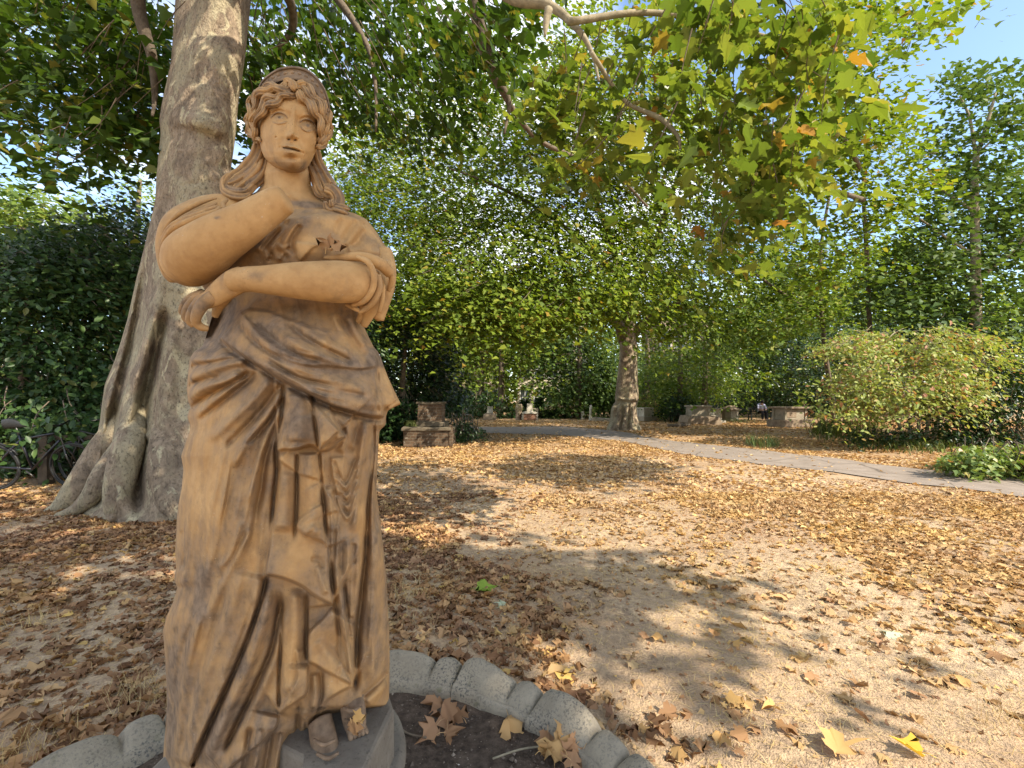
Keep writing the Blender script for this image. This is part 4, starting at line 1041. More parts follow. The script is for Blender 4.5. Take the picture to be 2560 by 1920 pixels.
HT.ridge([(400, 380), (360, 640), (300, 860), (262, 1010), (230, 1150), (180, 1290)], 26, .20); HT.ridge([(420, 560), (380, 800), (330, 980), (300, 1130), (286, 1310)], 24, .22)
HT.ridge([(440, 640), (420, 900), (410, 1100), (430, 1310)], 30, .10); HT.ridge([(372, 620), (330, 860), (290, 1010), (262, 1180), (235, 1300)], 14, -.22)
HT.ridge([(420, 760), (370, 960), (345, 1130), (350, 1310)], 16, -.22)
HT.bump(285, 990, 34, 26, .14); HT.bump(322, 1000, 18, 30, -.08); HT.bump(262, 1020, 26, 20, .10); HT.ridge([(300, 1078), (350, 1086), (400, 1096)], 7, .07); HT.ridge([(300, 1094), (350, 1104), (400, 1110)], 9, -.07)
HT.bump(275, 1175, 26, 14, -.10); HT.bump(420, 850, 30, 60, .06); HT.bump(385, 720, 16, 24, -.05)
for y in np.arange(-650, 1250, 46): x_ = tr.uniform(380, 560); HT.ridge([(x_ - 60, y + tr.uniform(-15, 15)), (x_, y), (x_ + 60, y + tr.uniform(-15, 15))], tr.uniform(5, 12), tr.uniform(-.014, .012))
trunk = MB()
trows = [(-700, 490, 660, 5.75, .42, .42), (-200, 456, 642, 5.68, .43, .43), (0, 438, 628, 5.65, .44, .44), (150, 428, 612, 5.62, .44, .44), (260, 404, 596, 5.60, .46, .45), (300, 398, 592, 5.60, .47, .45), (335, 402, 590, 5.60, .46, .45), (420, 392, 578, 5.60, .46, .45), (500, 388, 580, 5.60, .48, .46),
         (600, 365, 585, 5.60, .52, .5), (700, 340, 592, 5.60, .58, .56), (800, 318, 600, 5.60, .64, .62), (860, 300, 606, 5.60, .67, .65), (900, 287, 612, 5.60, .70, .7), (960, 262, 618, 5.60, .74, .72), (1000, 256, 622, 5.60, .76, .75), (1050, 250, 628, 5.60, .80, .8), (1100, 240, 634, 5.60, .84, .84),
         (1150, 226, 642, 5.60, .90, .9), (1190, 212, 652, 5.60, .96, .95), (1230, 192, 664, 5.60, 1.02, 1.0), (1270, 160, 680, 5.60, 1.08, 1.1), (1310, 120, 700, 5.60, 1.12, 1.2), (1440, 60, 740, 5.60, 1.18, 1.25)]
relief(trunk, trows, 5, 170, 40, HT)
for pts in ([(330, 1020, 20, 5.32), (268, 1110, 32, 5.27), (230, 1180, 36, 5.22), (192, 1232, 32, 5.18), (155, 1266, 22, 5.14), (112, 1284, 8, 5.10)], [(350, 980, 16, 5.30), (328, 1090, 30, 4.82), (308, 1170, 33, 4.72), (294, 1235, 29, 4.66), (285, 1280, 20, 4.62), (278, 1302, 8, 4.57)],
            [(410, 1000, 16, 5.12), (414, 1120, 34, 4.77), (422, 1200, 37, 4.67), (438, 1265, 32, 4.60), (462, 1296, 13, 4.54)], [(300, 1110, 16, 5.12), (262, 1185, 26, 4.97), (232, 1236, 22, 4.90), (192, 1272, 15, 4.87), (140, 1290, 6, 4.82)]):
    ptube(trunk, pts, 16, 7)
sub(trunk, 'trunk', 'bark', T1)
def limb(pts, root=T1, mat='bark', seg=12, sub_=6, name='limb', jit=.02):
    q = np.array([P(a, b, d) for a, b, c, d in pts]); r = np.array([c / F * d for a, b, c, d in pts])
    c_ = crom(np.column_stack([q, r]), sub_)
    c_[:, :3] += np.stack([sines(c_[:, :3], 7, 3, 2), sines(c_[:, :3], 8, 3, 2), sines(c_[:, :3], 9, 3, 2)], 1) * jit
    mb = MB(); mb.tube(c_[:, :3], c_[:, 3], seg)
    return sub(mb, name, mat, root)
limb([(560, -330, 50, 5.7), (420, -260, 36, 4.9), (350, -120, 22, 5.2), (345, 0, 16, 5.4), (362, 80, 14, 5.5), (382, 150, 11, 5.6), (388, 240, 6, 5.7), (384, 290, 3, 5.7)], mat='limbbark')
limb([(590, -420, 70, 5.7), (800, -380, 60, 4.9), (1050, -230, 46, 5.0), (1180, -90, 26, 5.6), (1192, 40, 19, 5.7), (1212, 130, 16, 5.8), (1242, 200, 12, 5.9), (1272, 250, 6, 6), (1262, 330, 3, 6)], mat='limbbark')
limb([(580, -520, 60, 5.7), (850, -500, 55, 4.5), (1120, -160, 26, 3.7), (1270, -12, 14, 3.5), (1372, 12, 11, 3.4), (1440, 66, 8, 3.3), (1478, 128, 5, 3.25), (1496, 200, 3, 3.2)], mat='pale_twig', jit=.008)
limb([(1372, 22, 10, 3.2), (1365, 60, 8, 3.2), (1362, 90, 3, 3.2)], mat='pale_twig', jit=.002)
limb([(1420, 50, 9, 3.2), (1600, 30, 7, 3.3), (1800, 60, 6, 3.4), (2000, 120, 4, 3.4)], mat='pale_twig', jit=.01)
limb([(1478, 130, 6, 3.05), (1560, 250, 5, 3.3), (1650, 296, 6, 3.3), (1693, 340, 5, 3.3), (1700, 372, 3, 3.3)], mat='pale_twig', jit=.004)
limb([(1240, 205, 8, 5.9), (1330, 330, 6, 6.4), (1440, 395, 5, 7), (1540, 440, 4, 7.2), (1620, 520, 3, 7.4)], mat='twig')
limb([(540, -200, 30, 5), (700, -40, 14, 6), (730, 60, 9, 6.5), (690, 120, 4, 6.6)], mat='twig')
limb([(800, -60, 12, 7), (910, 100, 7, 7), (935, 200, 5, 7), (940, 330, 3, 7)], mat='twig')
fr = np.random.default_rng(77)
tw1 = MB()
c1 = MB()
CT1 = np.array([-3.2, 5.0, 8.0])
Cc = np.vstack([px_ell(fr, 400, 130, 90, 330, 215, 5.2, 9.0, .46, 1, 1.1), px_ell(fr, 60, 250, 300, 140, 80, 5.2, 7.5, .3, 1, 1.1), px_ell(fr, 9, 60, 390, 130, 40, 5.2, 6.4, .3, 2, 1.4),
                px_ell(fr, 5, 190, 425, 60, 30, 5.2, 6), px_ell(fr, 60, 400, 190, 70, 160, 5.3, 8, .3, 2, 1.4), px_ell(fr, 14, 400, 350, 40, 60, 5.6, 7), px_ell(fr, 40, 1230, 60, 90, 130, 4.8, 6.5, .2, 2, 1.4)])
sprays(c1, Cc, 13, .165, .24, 1, H_MID, .4, .6, .5, .3, (tw1, .5, .007), CT1)
Cd = np.vstack([px_ell(fr, 380, 870, 90, 330, 190, 6.5, 12, .50, 4, .9), px_ell(fr, 170, 1080, 200, 200, 160, 6.5, 11, .42, 5, .9), px_ell(fr, 50, 640, 230, 40, 190, 6.0, 9, .2, 5)])
sprays(c1, Cd, 13, .17, .27, 3, H_MID, .4, .7, .5, .3, (tw1, .5, .008), CT1)
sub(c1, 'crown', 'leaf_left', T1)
# near sunlit bough
c2 = MB()
Cn = np.vstack([px_ell(fr, 52, 1800, 110, 330, 150, 2.6, 4.2, .3, 6, 1.8), px_ell(fr, 24, 1440, 280, 120, 140, 3.0, 4.2, .2, 8, 1.8), px_ell(fr, 38, 1740, 320, 270, 120, 2.7, 4.2, .3, 7, 1.8),
                px_ell(fr, 26, 1830, 450, 190, 80, 2.9, 4.2, .2, 9, 1.8), px_ell(fr, 8, 1400, 220, 60, 60, 3, 3.6), px_ell(fr, 22, 2000, 250, 130, 170, 2.6, 4), px_ell(fr, 8, 1800, 575, 70, 40, 3.2, 4.2), px_ell(fr, 16, 1850, 0, 260, 60, 2.5, 3.8)])
sprays(c2, Cn, 8, .135, .13, 5, H_NEAR, .55, .7, .42, .45, (tw1, .75, .0045), np.array([1.2, 2.2, 4.8]), .85)
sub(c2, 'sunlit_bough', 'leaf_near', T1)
# seed balls hanging in the bough
Vb, fb = lathe([(max(1e-4, sin(a)), -cos(a)) for a in np.linspace(0, pi, 8)], 10)
M['seed'] = simple('seed_ball', (.22, .20, .06), .8, .3, 90)
for p in px_ell(fr, 26, 1820, 330, 300, 200, 2.8, 3.6):
    sb_ = MB(); sb_.add(Vb * .014 * fr.uniform(.8, 1.2), fb); sb_.tube([(0, 0, .012), (.005, 0, .07)], .0012, 4)
    o = sb_.build('seed_ball', M['seed'], T1); o.location = Vector(p) - T1.location
# unseen leaf sprays added overhead to keep the statue, trunk and lawn in shade
c3 = MB()
def shade(targets, z0, z1_, jit):
    t_ = np.asarray(targets, float); z_ = fr.uniform(z0, z1_, len(t_))
    return t_ + sd * ((z_ - t_[:, 2]) / sd[2])[:, None] + fr.normal(0, jit, (len(t_), 3))
tg = []
for z_ in np.linspace(.2, 2.3, 20): tg += [(-.57 + fr.uniform(-.45, .45), 1.15 + fr.uniform(-.3, .3), z_) for _ in range(8)]
tg += [(fr.uniform(-8, -.9), fr.uniform(.9, 5.4), 0) for _ in range(520)]
tg += [(fr.uniform(-1.6, .1), fr.uniform(1.3, 3.4), 0) for _ in range(70)]
tg += [(-4.1 + fr.uniform(-.5, 1.0), 4.9, fr.uniform(.3, 7)) for _ in range(150)]
def patch(cx, cy, rx, ry, n):
    out = []
    for _ in range(n):
        a = fr.uniform(0, 2 * pi); q = math.sqrt(fr.uniform(0, 1)); out.append((*G(cx + rx * q * cos(a), cy + ry * q * sin(a))[:2], 0))
    return out
tg += patch(1400, 1166, 200, 34, 170) + patch(960, 1195, 100, 50, 70) + patch(1120, 1385, 300, 75, 75) + patch(1300, 1110, 160, 16, 40) + patch(1480, 1440, 110, 40, 14)
Cs = shade(tg, 5.4, 8.5, .12)
bo = np.array([1.5, 3.1, 3.3])
dv = Cs - bo; al = dv @ sd; pd_ = np.linalg.norm(dv - al[:, None] * sd, axis=1)
Cs = Cs[(pd_ > 1.25) | (al < 0)]
Yc_ = np.maximum(Cs[:, 1], .05); ux_ = CX + Cs[:, 0] / Yc_ * F; uy_ = HY + (CZ - Cs[:, 2]) / Yc_ * F
Cs = Cs[~((Cs[:, 1] > .3) & ((ux_ > 1950) & (ux_ < 2800) | (ux_ < 720) & (ux_ > -250)) & (uy_ > -300))]      # the gap of open sky at the upper right
sprays(c3, Cs, 10, .2, .26, 9, H_MID, .4, .5, .5, .25, None, CT1)
sub(c3, 'overhead_shade_leaves', 'leaf_left', T1)
sub(tw1, 'twigs', 'twig', T1)['kind'] = 'stuff'
# ================================================================ THE FAR PLANE TREE
def GP(px, Y, z=0.0): return np.array([(px - CX) / F * Y, Y, z])
T2 = empty('plane_tree', GP(1560, 18.8), 'tall plane tree with a collared trunk beside the tarmac path in the middle distance', 'tree')
HT2 = HM(1490, 700, 1640, 1085, 1.0)
for k in range(70): HT2.bump(tr.uniform(1515, 1605), tr.uniform(780, 1070), tr.uniform(3, 9), tr.uniform(3, 12), tr.uniform(-.06, .07))
HT2.ridge([(1540, 994), (1565, 999), (1598, 1000)], 3, .08); HT2.ridge([(1540, 1002), (1565, 1006), (1598, 1005)], 3, -.08)
for x in (1545, 1562, 1580): HT2.ridge([(x + 4, 1010), (x, 1045), (x - 6 + fr.uniform(-3, 3), 1076)], 4, .12); HT2.ridge([(x + 10, 1010), (x + 8, 1045), (x + 5, 1076)], 3, -.10)
HT2.bump(1534, 1022, 7, 9, .15)
tk = MB()
relief(tk, [(690, 1556, 1584, 18.8, .26, .26), (800, 1553, 1588, 18.8, .32, .3), (832, 1550, 1592, 18.8, .36, .36), (900, 1548, 1593, 18.8, .4, .4), (960, 1541, 1595, 18.8, .44, .44), (996, 1537, 1597, 18.8, .48, .48), (1004, 1538, 1595, 18.8, .46, .46), (1016, 1530, 1592, 18.8, .48, .48),
            (1028, 1527, 1592, 18.8, .5, .5), (1045, 1526, 1594, 18.8, .55, .55), (1060, 1522, 1598, 18.8, .62, .62), (1078, 1512, 1608, 18.8, .8, .8)], 1.5, 70, 24, HT2)
sub(tk, 'trunk', 'bark', T2)
limb([(1560, 850, 16, 18.8), (1545, 810, 12, 18.2), (1500, 782, 9, 17.5), (1450, 765, 7, 17), (1400, 770, 4, 16.5)], T2, 'twig')
limb([(1580, 840, 14, 18.8), (1600, 815, 10, 18.6), (1650, 780, 8, 18), (1720, 740, 5, 17.5)], T2, 'twig')
limb([(1568, 780, 12, 18.8), (1540, 640, 8, 18), (1480, 480, 5, 17), (1430, 330, 3, 16)], T2, 'twig')
limb([(1572, 760, 11, 18.8), (1640, 600, 7, 18), (1700, 430, 5, 17), (1760, 300, 3, 16)], T2, 'twig')
limb([(1560, 700, 9, 18.8), (1400, 560, 5, 16), (1250, 470, 4, 14), (1120, 420, 2, 13)], T2, 'twig')
limb([(1450, 765, 6, 17), (1400, 640, 5, 15), (1390, 520, 4, 14)], T2, 'twig')
c4 = MB(); tw4 = MB()
CT2 = GP(1560, 18.8, 8.0)
Cf = np.vstack([px_ell(fr, 640, 1110, 500, 310, 310, 11.5, 13.8, .34, 11, .8, slope=.8), px_ell(fr, 400, 1330, 640, 330, 150, 10.5, 12.5, .24, 12, .9, slope=.9), px_ell(fr, 620, 1520, 430, 390, 340, 10.5, 12.6, .30, 13, .9, slope=.8), px_ell(fr, 150, 1480, 120, 330, 170, 11, 14, .35, 14, .8),
                px_ell(fr, 800, 1300, 450, 540, 360, 16, 20, .10, 15, .6, slope=.5), px_ell(fr, 260, 1500, 280, 260, 230, 12, 15, .15, 18, .8), px_ell(fr, 200, 1000, 440, 170, 170, 14, 18, .2, 19, .8),
                px_ell(fr, 200, 1180, 770, 260, 70, 13, 15, .3, 15, .8, slope=1.0), px_ell(fr, 330, 1700, 520, 230, 290, 12.5, 14.5, .16, 24, .8, slope=.7), px_ell(fr, 200, 1540, 380, 200, 140, 13, 16, .0, 25, .8), px_ell(fr, 70, 1470, 770, 110, 45, 13.5, 15, .3, 16, .8, slope=1.0), px_ell(fr, 90, 1680, 760, 90, 80, 13, 15, .3, 17, .8, slope=1.0)])
sprays(c4, Cf, 20, .165, .40, 11, H_MID, .4, .7, .5, .3, (tw4, .3, .010), CT2, .9)
sub(c4, 'crown', 'leaf_mid', T2)
sub(tw4, 'twigs', 'twig', T2)['kind'] = 'stuff'
# ================================================================ OTHER TREES AND BUSHES
def tree(name, label, px, Y, trunkpts, clouds, mat, leaf, per, rad, seed, half=H_MID, cat='tree', group=None, twig=.25, barkm='twig', droop=.5, tilt=.5, tw=.01, gap=None):
    root = empty(name, GP(px, Y), label, cat, group)
    r = np.random.default_rng(seed)
    for i, pts in enumerate(trunkpts):
        mb = MB(); ptube(mb, pts, 9, 5)
        sub(mb, ('trunk' if i == 0 else 'limb') if cat == 'tree' else 'stem', barkm, root)
    mb = MB()
    Cx = np.vstack([px_ell(r, *c) for c in clouds])
    cr = MB()
    sprays(cr, Cx, per, leaf, rad, seed + 3, half, .4, droop, tilt, .25, (mb, twig, tw), GP(px, Y, 3.0))
    if mb.n: sub(mb, 'twigs', barkm, root)['kind'] = 'stuff'
    sub(cr, 'crown' if cat == 'tree' else 'foliage', mat, root)
    return root
# right: the big sunlit tree and the slender one before it
tree('sycamore_tree', 'broad sunlit tree with pale green layered foliage right of the far plane trunk', 2080, 20.5, [[(2085, 1066, 6, 20.5), (2080, 1000, 6, 20.5), (2060, 850, 5, 20.5), (2050, 650, 4, 21), (2080, 450, 3, 21)], [(2055, 800, 4, 20.5), (1880, 680, 3, 20), (1800, 620, 2, 20)]],
     [(360, 1880, 735, 260, 115, 19, 20.5, .28, 21, .7, 0, .05, 1.0), (230, 2040, 560, 220, 190, 19, 21, .32, 22, .7, 0, .05, .8), (150, 1720, 620, 180, 120, 19, 20.5, .32, 23, .7, 0, .05, .8)], 'leaf_far', .23, 17, .52, 201)
tree('sycamore_tree', 'tall overhanging tree whose leaves frame the open blue sky at the upper right', 2210, 14.5, [[(2180, 1000, 6, 14.5), (2170, 700, 5, 14.5), (2160, 430, 4, 14), (2200, 200, 3, 13)], [(2160, 500, 6, 11.5), (2060, 470, 5, 11), (1990, 470, 3, 10.5)], [(2150, 420, 5, 11), (2060, 240, 4, 10), (2050, 100, 2, 10)]],
     [(220, 2140, 190, 150, 220, 10, 12, .34, 24, .9, 0, .05, .5), (120, 2200, 420, 120, 150, 11, 13, .42, 25, .9, 0, .05, .6), (70, 2000, 350, 150, 150, 11, 13, .38, 26, .9, 0, .05, .6), (22, 2310, 50, 80, 50, 8.5, 11, .3, 27, .9), (60, 2120, 640, 130, 100, 12, 14, .38, 28, .9)], 'leaf_mid', .19, 15, .33, 202)
tree('young_sycamore_tree', 'slender young tree with a thin pale trunk and cool green leaves at the right edge', 2440, 14, [[(2445, 1060, 13, 14), (2445, 1010, 13, 14), (2440, 850, 12, 14), (2438, 650, 10, 14), (2436, 480, 8, 14), (2440, 390, 6, 14)], [(2440, 400, 5, 14), (2470, 300, 4, 14), (2490, 230, 2, 14)], [(2440, 400, 4, 14), (2425, 300, 3, 14), (2400, 240, 2, 14)],
     [(2438, 640, 4, 14), (2360, 590, 3, 13.5), (2290, 540, 2, 13)], [(2440, 700, 4, 14), (2520, 640, 3, 13.6), (2590, 560, 2, 13)], [(2440, 390, 3, 14), (2500, 330, 2, 14), (2570, 250, 1.5, 14)], [(2438, 530, 4, 14), (2350, 470, 3, 14), (2320, 420, 2, 14)]],
     [(330, 2440, 690, 210, 170, 12.8, 16, .2, 31, .8), (210, 2480, 530, 160, 130, 12.8, 16, .3, 32, .8), (46, 2480, 215, 110, 50, 12.8, 15.5, .25, 33, .9), (50, 2380, 380, 90, 70, 12.8, 15.5, .4, 34, .9), (40, 2540, 330, 60, 60, 12.8, 15.5, .3, 35, .9), (160, 2300, 720, 140, 100, 12.8, 15.5, .25, 36, .9)],
     'leaf_blue', .2, 15, .36, 203, barkm='pale_twig', tw=.006)
tree('dark_bush', 'dense dark evergreen bush behind the chest tomb at the right', 2050, 31, [[(2050, 1040, 5, 31), (2040, 980, 3, 31)], [(2150, 1045, 5, 25), (2160, 960, 3, 25)]],
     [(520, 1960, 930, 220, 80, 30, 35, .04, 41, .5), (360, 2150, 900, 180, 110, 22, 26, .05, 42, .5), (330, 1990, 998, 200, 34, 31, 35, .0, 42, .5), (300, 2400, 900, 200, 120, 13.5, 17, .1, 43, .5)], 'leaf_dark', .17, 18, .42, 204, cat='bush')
tree('yellowing_bush', 'rounded sunlit bush with yellow green and brown leaves at the right', 2270, 12.3, [[(2290 + d, 1095, 4, 12.4), (2280 + d * 1.8, 1000, 3, 12.2), (2270 + d * 3, 900, 2, 12)] for d in (-30, -12, 8, 26, 44)],
     [(230, 2260, 940, 168, 88, 10.4, 12.6, .38, 51, 1.3), (70, 2230, 868, 170, 30, 10.8, 12.8, .42, 52, 1.6), (50, 2130, 985, 66, 64, 10.6, 12, .4, 53, 1.4), (80, 2400, 890, 130, 66, 11, 13, .4, 54, 1.3), (26, 2420, 990, 60, 60, 10.6, 12, .3, 57, 1.3), (25, 2170, 850, 60, 16, 11, 12.5), (12, 2170, 1040, 60, 16, 11, 12, .2, 55, 1.0), (16, 2090, 870, 40, 10, 11, 12.4), (12, 2330, 826, 70, 10, 11, 12.4), (10, 2440, 850, 40, 12, 11, 12.4)],
     'leaf_bush', .13, 20, .24, 205, H_OVAL, 'bush', None, .5, 'pale_twig', .35, .6, .007)
tree('dark_bush', 'shady bush with bare stems under the right hand trees behind the ivy hedge', 2470, 11.5, [[(2420 + 60 * k, 1110, 3, 12.5), (2405 + 70 * k, 1040, 2.4, 12.5), (2430 + 66 * k, 980, 2, 12.4)] for k in range(3)],
     [(420, 2490, 1010, 160, 110, 11.5, 14, .05, 56, .8), (90, 2330, 1090, 200, 26, 11.2, 13.5)], 'leaf_dark', .13, 18, .28, 206, H_OVAL, 'bush')
tree('ivy_hedge', 'low clipped ivy hedge along the tarmac path at the right edge', 2500, 7.6, [[(2420, 1170, 3, 7.8), (2430, 1130, 2, 7.8)], [(2520, 1170, 3, 7.6), (2530, 1130, 2, 7.6)]],
     [(260, 2520, 1150, 150, 42, 7.0, 8.8, 0, 0, 1, 0, .02), (120, 2640, 1160, 120, 50, 6.8, 8.6, 0, 0, 1, 0, .02)], 'leaf_ivy', .095, 20, .15, 207, H_MID, 'hedge')
# left: evergreens behind the big trunk
tree('evergreen_bush', 'tall dark evergreen thicket behind the parked bicycles at the left', 120, 8.5, [[(40, 1240, 12, 7.6), (60, 900, 8, 7.8), (80, 650, 5, 8)], [(180, 1220, 10, 8), (200, 900, 7, 8), (230, 620, 4, 8.5)]],
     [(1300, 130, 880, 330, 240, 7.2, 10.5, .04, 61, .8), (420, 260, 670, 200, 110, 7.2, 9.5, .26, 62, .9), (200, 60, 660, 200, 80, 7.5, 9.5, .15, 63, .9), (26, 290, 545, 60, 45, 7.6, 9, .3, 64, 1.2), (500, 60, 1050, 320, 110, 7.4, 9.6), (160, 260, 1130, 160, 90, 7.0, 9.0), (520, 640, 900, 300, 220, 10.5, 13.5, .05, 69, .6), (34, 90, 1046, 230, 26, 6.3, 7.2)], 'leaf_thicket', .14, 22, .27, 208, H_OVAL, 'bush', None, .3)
tree('lime_tree', 'lighter green tree catching sun above the dark thicket at the far left', 30, 13, [[(30, 1000, 14, 13), (40, 700, 10, 13), (60, 560, 6, 13)]],
     [(260, 50, 580, 170, 110, 11, 14, .15, 65, .7), (60, 150, 640, 90, 40, 11, 13, .2, 66, .7)], 'leaf_far', .17, 16, .36, 209)
tree('birch_tree', 'thin leaved pale tree seen between the left trunk and the sky', 330, 20, [[(330, 1000, 12, 20), (335, 700, 8, 20), (350, 450, 4, 20)]],
     [(90, 320, 520, 110, 120, 17, 22, .3, 67, .5), (200, 480, 700, 200, 200, 17, 22, .1, 68, .5)], 'leaf_far', .18, 14, .5, 210)
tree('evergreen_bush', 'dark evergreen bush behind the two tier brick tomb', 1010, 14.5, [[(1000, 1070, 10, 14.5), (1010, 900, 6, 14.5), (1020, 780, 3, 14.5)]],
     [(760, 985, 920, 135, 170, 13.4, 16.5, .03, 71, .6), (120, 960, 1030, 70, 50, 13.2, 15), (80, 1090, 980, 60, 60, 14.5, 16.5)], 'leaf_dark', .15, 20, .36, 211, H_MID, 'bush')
tree('dark_bush', 'small dark clipped bush beside the two tier brick tomb', 1163, 13.4, [[(1150, 1090, 3, 13.4), (1152, 1075, 2, 13.4)], [(1175, 1090, 3, 13.4), (1176, 1075, 2, 13.4)]],
     [(110, 1158, 1073, 46, 22, 12.9, 14.2, 0, 0, 1, 0, .03)], 'leaf_dark', .09, 18, .16, 212, H_OVAL, 'bush')
# behind the statue and in the centre distance
BK = [('lime_tree', 'bright green tree filling the distance between the brick tomb and the far plane trunk', 1250, 31, [(620, 1230, 830, 170, 118, 30, 35, .15, 81, .4), (220, 1140, 700, 140, 100, 29, 34, .2, 80, .4)], 'leaf_far', .30, .8),
      ('weeping_tree', 'cool green weeping tree just left of the far plane trunk', 1445, 30, [(460, 1450, 915, 90, 112, 29, 33, .06, 82, .5), (110, 1500, 960, 40, 70, 29, 32)], 'leaf_blue', .27, .65),
      ('dark_bush', 'dark clipped evergreens in the centre distance behind the urn tomb', 1200, 32, [(200, 1180, 1004, 80, 30, 29, 35, 0, 83, .4), (60, 1285, 1028, 30, 14, 30, 33), (90, 1400, 1032, 60, 10, 30, 33)], 'leaf_dark', .2, .5),
      ('acacia_tree', 'blue green tree beyond the right side of the far plane trunk', 1630, 34, [(260, 1625, 945, 70, 70, 30, 38, .12, 84, .3), (80, 1660, 1000, 60, 30, 30, 36)], 'leaf_blue', .26, .7),
      ('yellow_shrub', 'yellow green shrub beside the right foot of the far plane trunk', 1615, 29, [(60, 1612, 1008, 24, 26, 28, 30)], 'leaf_bush', .2, .4),
      ('hornbeam_tree', 'layered light green tree above the chest tomb on the rubble plinth', 1760, 27, [(420, 1760, 930, 150, 66, 25, 30, .15, 85, .5), (120, 1700, 850, 150, 60, 20, 26, .3, 86, .5)], 'leaf_far', .2, .5),
      ('conifer_tree', 'small dark conifer left of the chest tomb on the rubble plinth', 1697, 26, [(110, 1695, 1010, 32, 32, 25, 27)], 'leaf_dark', .18, .35),
      ('lime_tree', 'hazy row of tall trees closing the view behind the tombs', 1700, 50, [(1300, 1500, 830, 700, 170, 42, 58, .12, 87, .2), (500, 1000, 640, 500, 250, 38, 50, .35, 88, .2), (400, 2150, 780, 350, 190, 30, 40, .15, 89, .25)], 'leaf_far', .55, 1.2)]
for k, (nm, lab, px, Y, cl, mt, lf, rd_) in enumerate(BK):
    tree(nm, lab, px, Y, [[(px, 1000 + 1300 / Y, 8, Y), (px + 4, 900, 6, Y), (px, 800, 3, Y)]], cl, mt, lf, 16, rd_, 300 + k, H_MID, 'bush' if 'bush' in nm or 'shrub' in nm else 'tree', None, .1, 'twig', .7, .5, .02)
tree('box_hedge', 'long dark hedge closing the far side of the lawn', 1950, 40, [[(1950, 1030, 4, 40), (1950, 1010, 3, 40)]], [(360, 2000, 1005, 440, 26, 37, 42), (200, 1000, 1005, 220, 26, 37, 42)], 'leaf_dark', .28, 16, .7, 320, H_MID, 'hedge')

# a far wood that closes the horizon
fw = MB(); r_ = np.random.default_rng(881)
Cw = np.vstack([px_ell(r_, 900, 1280, 900, 1500, 120, 62, 74, 0, 0, .2), px_ell(r_, 500, 1700, 800, 900, 120, 62, 74, .2, 90, .1), px_ell(r_, 200, 1500, 985, 1400, 30, 60, 66)])
sprays(fw, Cw, 22, .95, 2.2, 882, H_MID, .5, .4, .6, .2)
tag(fw.build('far_wood', M['leaf_mid']), kind='stuff')
# ================================================================ LEAF LITTER AND DRY GRASS
lr = np.random.default_rng(404)
WORN = np.array([G(a, b)[:2] for a, b in [(1060, 1262), (1300, 1225), (1560, 1200), (1800, 1300), (2060, 1390), (2300, 1530), (2700, 1700), (2700, 2300), (1640, 2300), (1660, 1800), (1600, 1640), (1640, 1500), (1500, 1420), (1180, 1370), (1000, 1330)]])
def litter_density(x, y):
    d = np.ones(x.shape)
    p3 = np.stack([x, y, 0 * x], 1)
    n = sines(p3, 61, 1.6, 3); n2 = sines(p3, 62, 5.0, 2)
    d *= np.clip(.62 + .55 * n + .3 * n2, .05, 1.3)
    wx = x + .4 * sines(p3, 71, 2.2, 3) + .10 * sines(p3, 72, 7, 2); wy = y + (.4 * sines(p3, 73, 2.2, 3) + .10 * sines(p3, 74, 7, 2)) * (.5 + y * .2)
    d = np.where(in_poly(wx, wy, WORN), np.clip(.11 + .20 * n2, 0.02, .45), d)
    d = np.where(in_poly(x, y, PATHPOLY), d * .07, d)
    r = np.hypot(x - RC[0], y - RC[1])
    return np.where(r < 1.16, 0, d)
def scatter(n, x0, x1, y0, y1, fov=1.32):
    x = lr.uniform(x0, x1, n); y = np.sqrt(lr.uniform(y0 ** 2, y1 ** 2, n))
    m = (np.abs(x) < fov * y + .6) & (lr.uniform(0, 1, n) < litter_density(x, y))
    return x[m], y[m]
def ground_leaves(mb, x, y, size, seed, half, flat=.35, curl=1.0):
    n = len(x); r = np.random.default_rng(seed)
    a = r.uniform(0, 2 * pi, n)
    D = np.stack([np.cos(a), np.sin(a), r.normal(0, .15, n)], 1)
    N = np.array([0, 0, 1.0]) + r.normal(0, flat, (n, 3)); N[:, 2] = np.abs(N[:, 2]) + .2
    S = size * r.uniform(.5, 1.25, n)
    z = ground_z(x, y) + .004 + S * r.uniform(.04, .16, n)
    flip = r.random(n) < .3
    C = np.stack([x, y, z], 1)
    leaves(mb, C, D, N, S, half, curl, .4, seed + 1, .07, .10)
lt = MB()
lf_ = MB()
x, y = scatter(80000, -9, 9, .7, 6.0)
sel = x + .5 * sines(np.stack([x, y, 0 * x], 1), 75, 1.5, 2) < .55
ground_leaves(lt, x[sel], y[sel], .062, 1, H_NEAR, .28, .65); ground_leaves(lf_, x[~sel], y[~sel], .058, 7, H_NEAR, .22, .55)
x, y = scatter(150000, -18, 18, 5.2, 14.0); ground_leaves(lf_, x, y, .078, 2, H_MID, .34, .6)
x, y = scatter(90000, -32, 32, 14.0, 27.0); ground_leaves(lf_, x, y, .11, 3, H_MID, .3, .5)
tag(lf_.build('fallen_leaves', M['dead_sunlit']), kind='stuff')
k = 26000                                                                # broken leaf bits trodden into the grass
x = lr.uniform(-7, 7, k); y = np.sqrt(lr.uniform(.5, 49, k)); m_ = (np.abs(x) < 1.3 * y + .5) & (np.hypot(x - RC[0], y - RC[1]) > 1.16) & ~in_poly(x, y, PATHPOLY)
ground_leaves(lt, x[m_], y[m_], .024, 77, H_MID, .35, .5)
for (px, py) in ((330, 1262), (390, 1285), (250, 1270)):                 # drifts between the roots of the big tree
    g0 = G(px, py); k = 60
    ground_leaves(lt, g0[0] + lr.normal(0, .18, k), g0[1] + lr.normal(0, .12, k), .11, px, H_NEAR, .45)
k = 150                                                                  # drift against the edging and along its outside
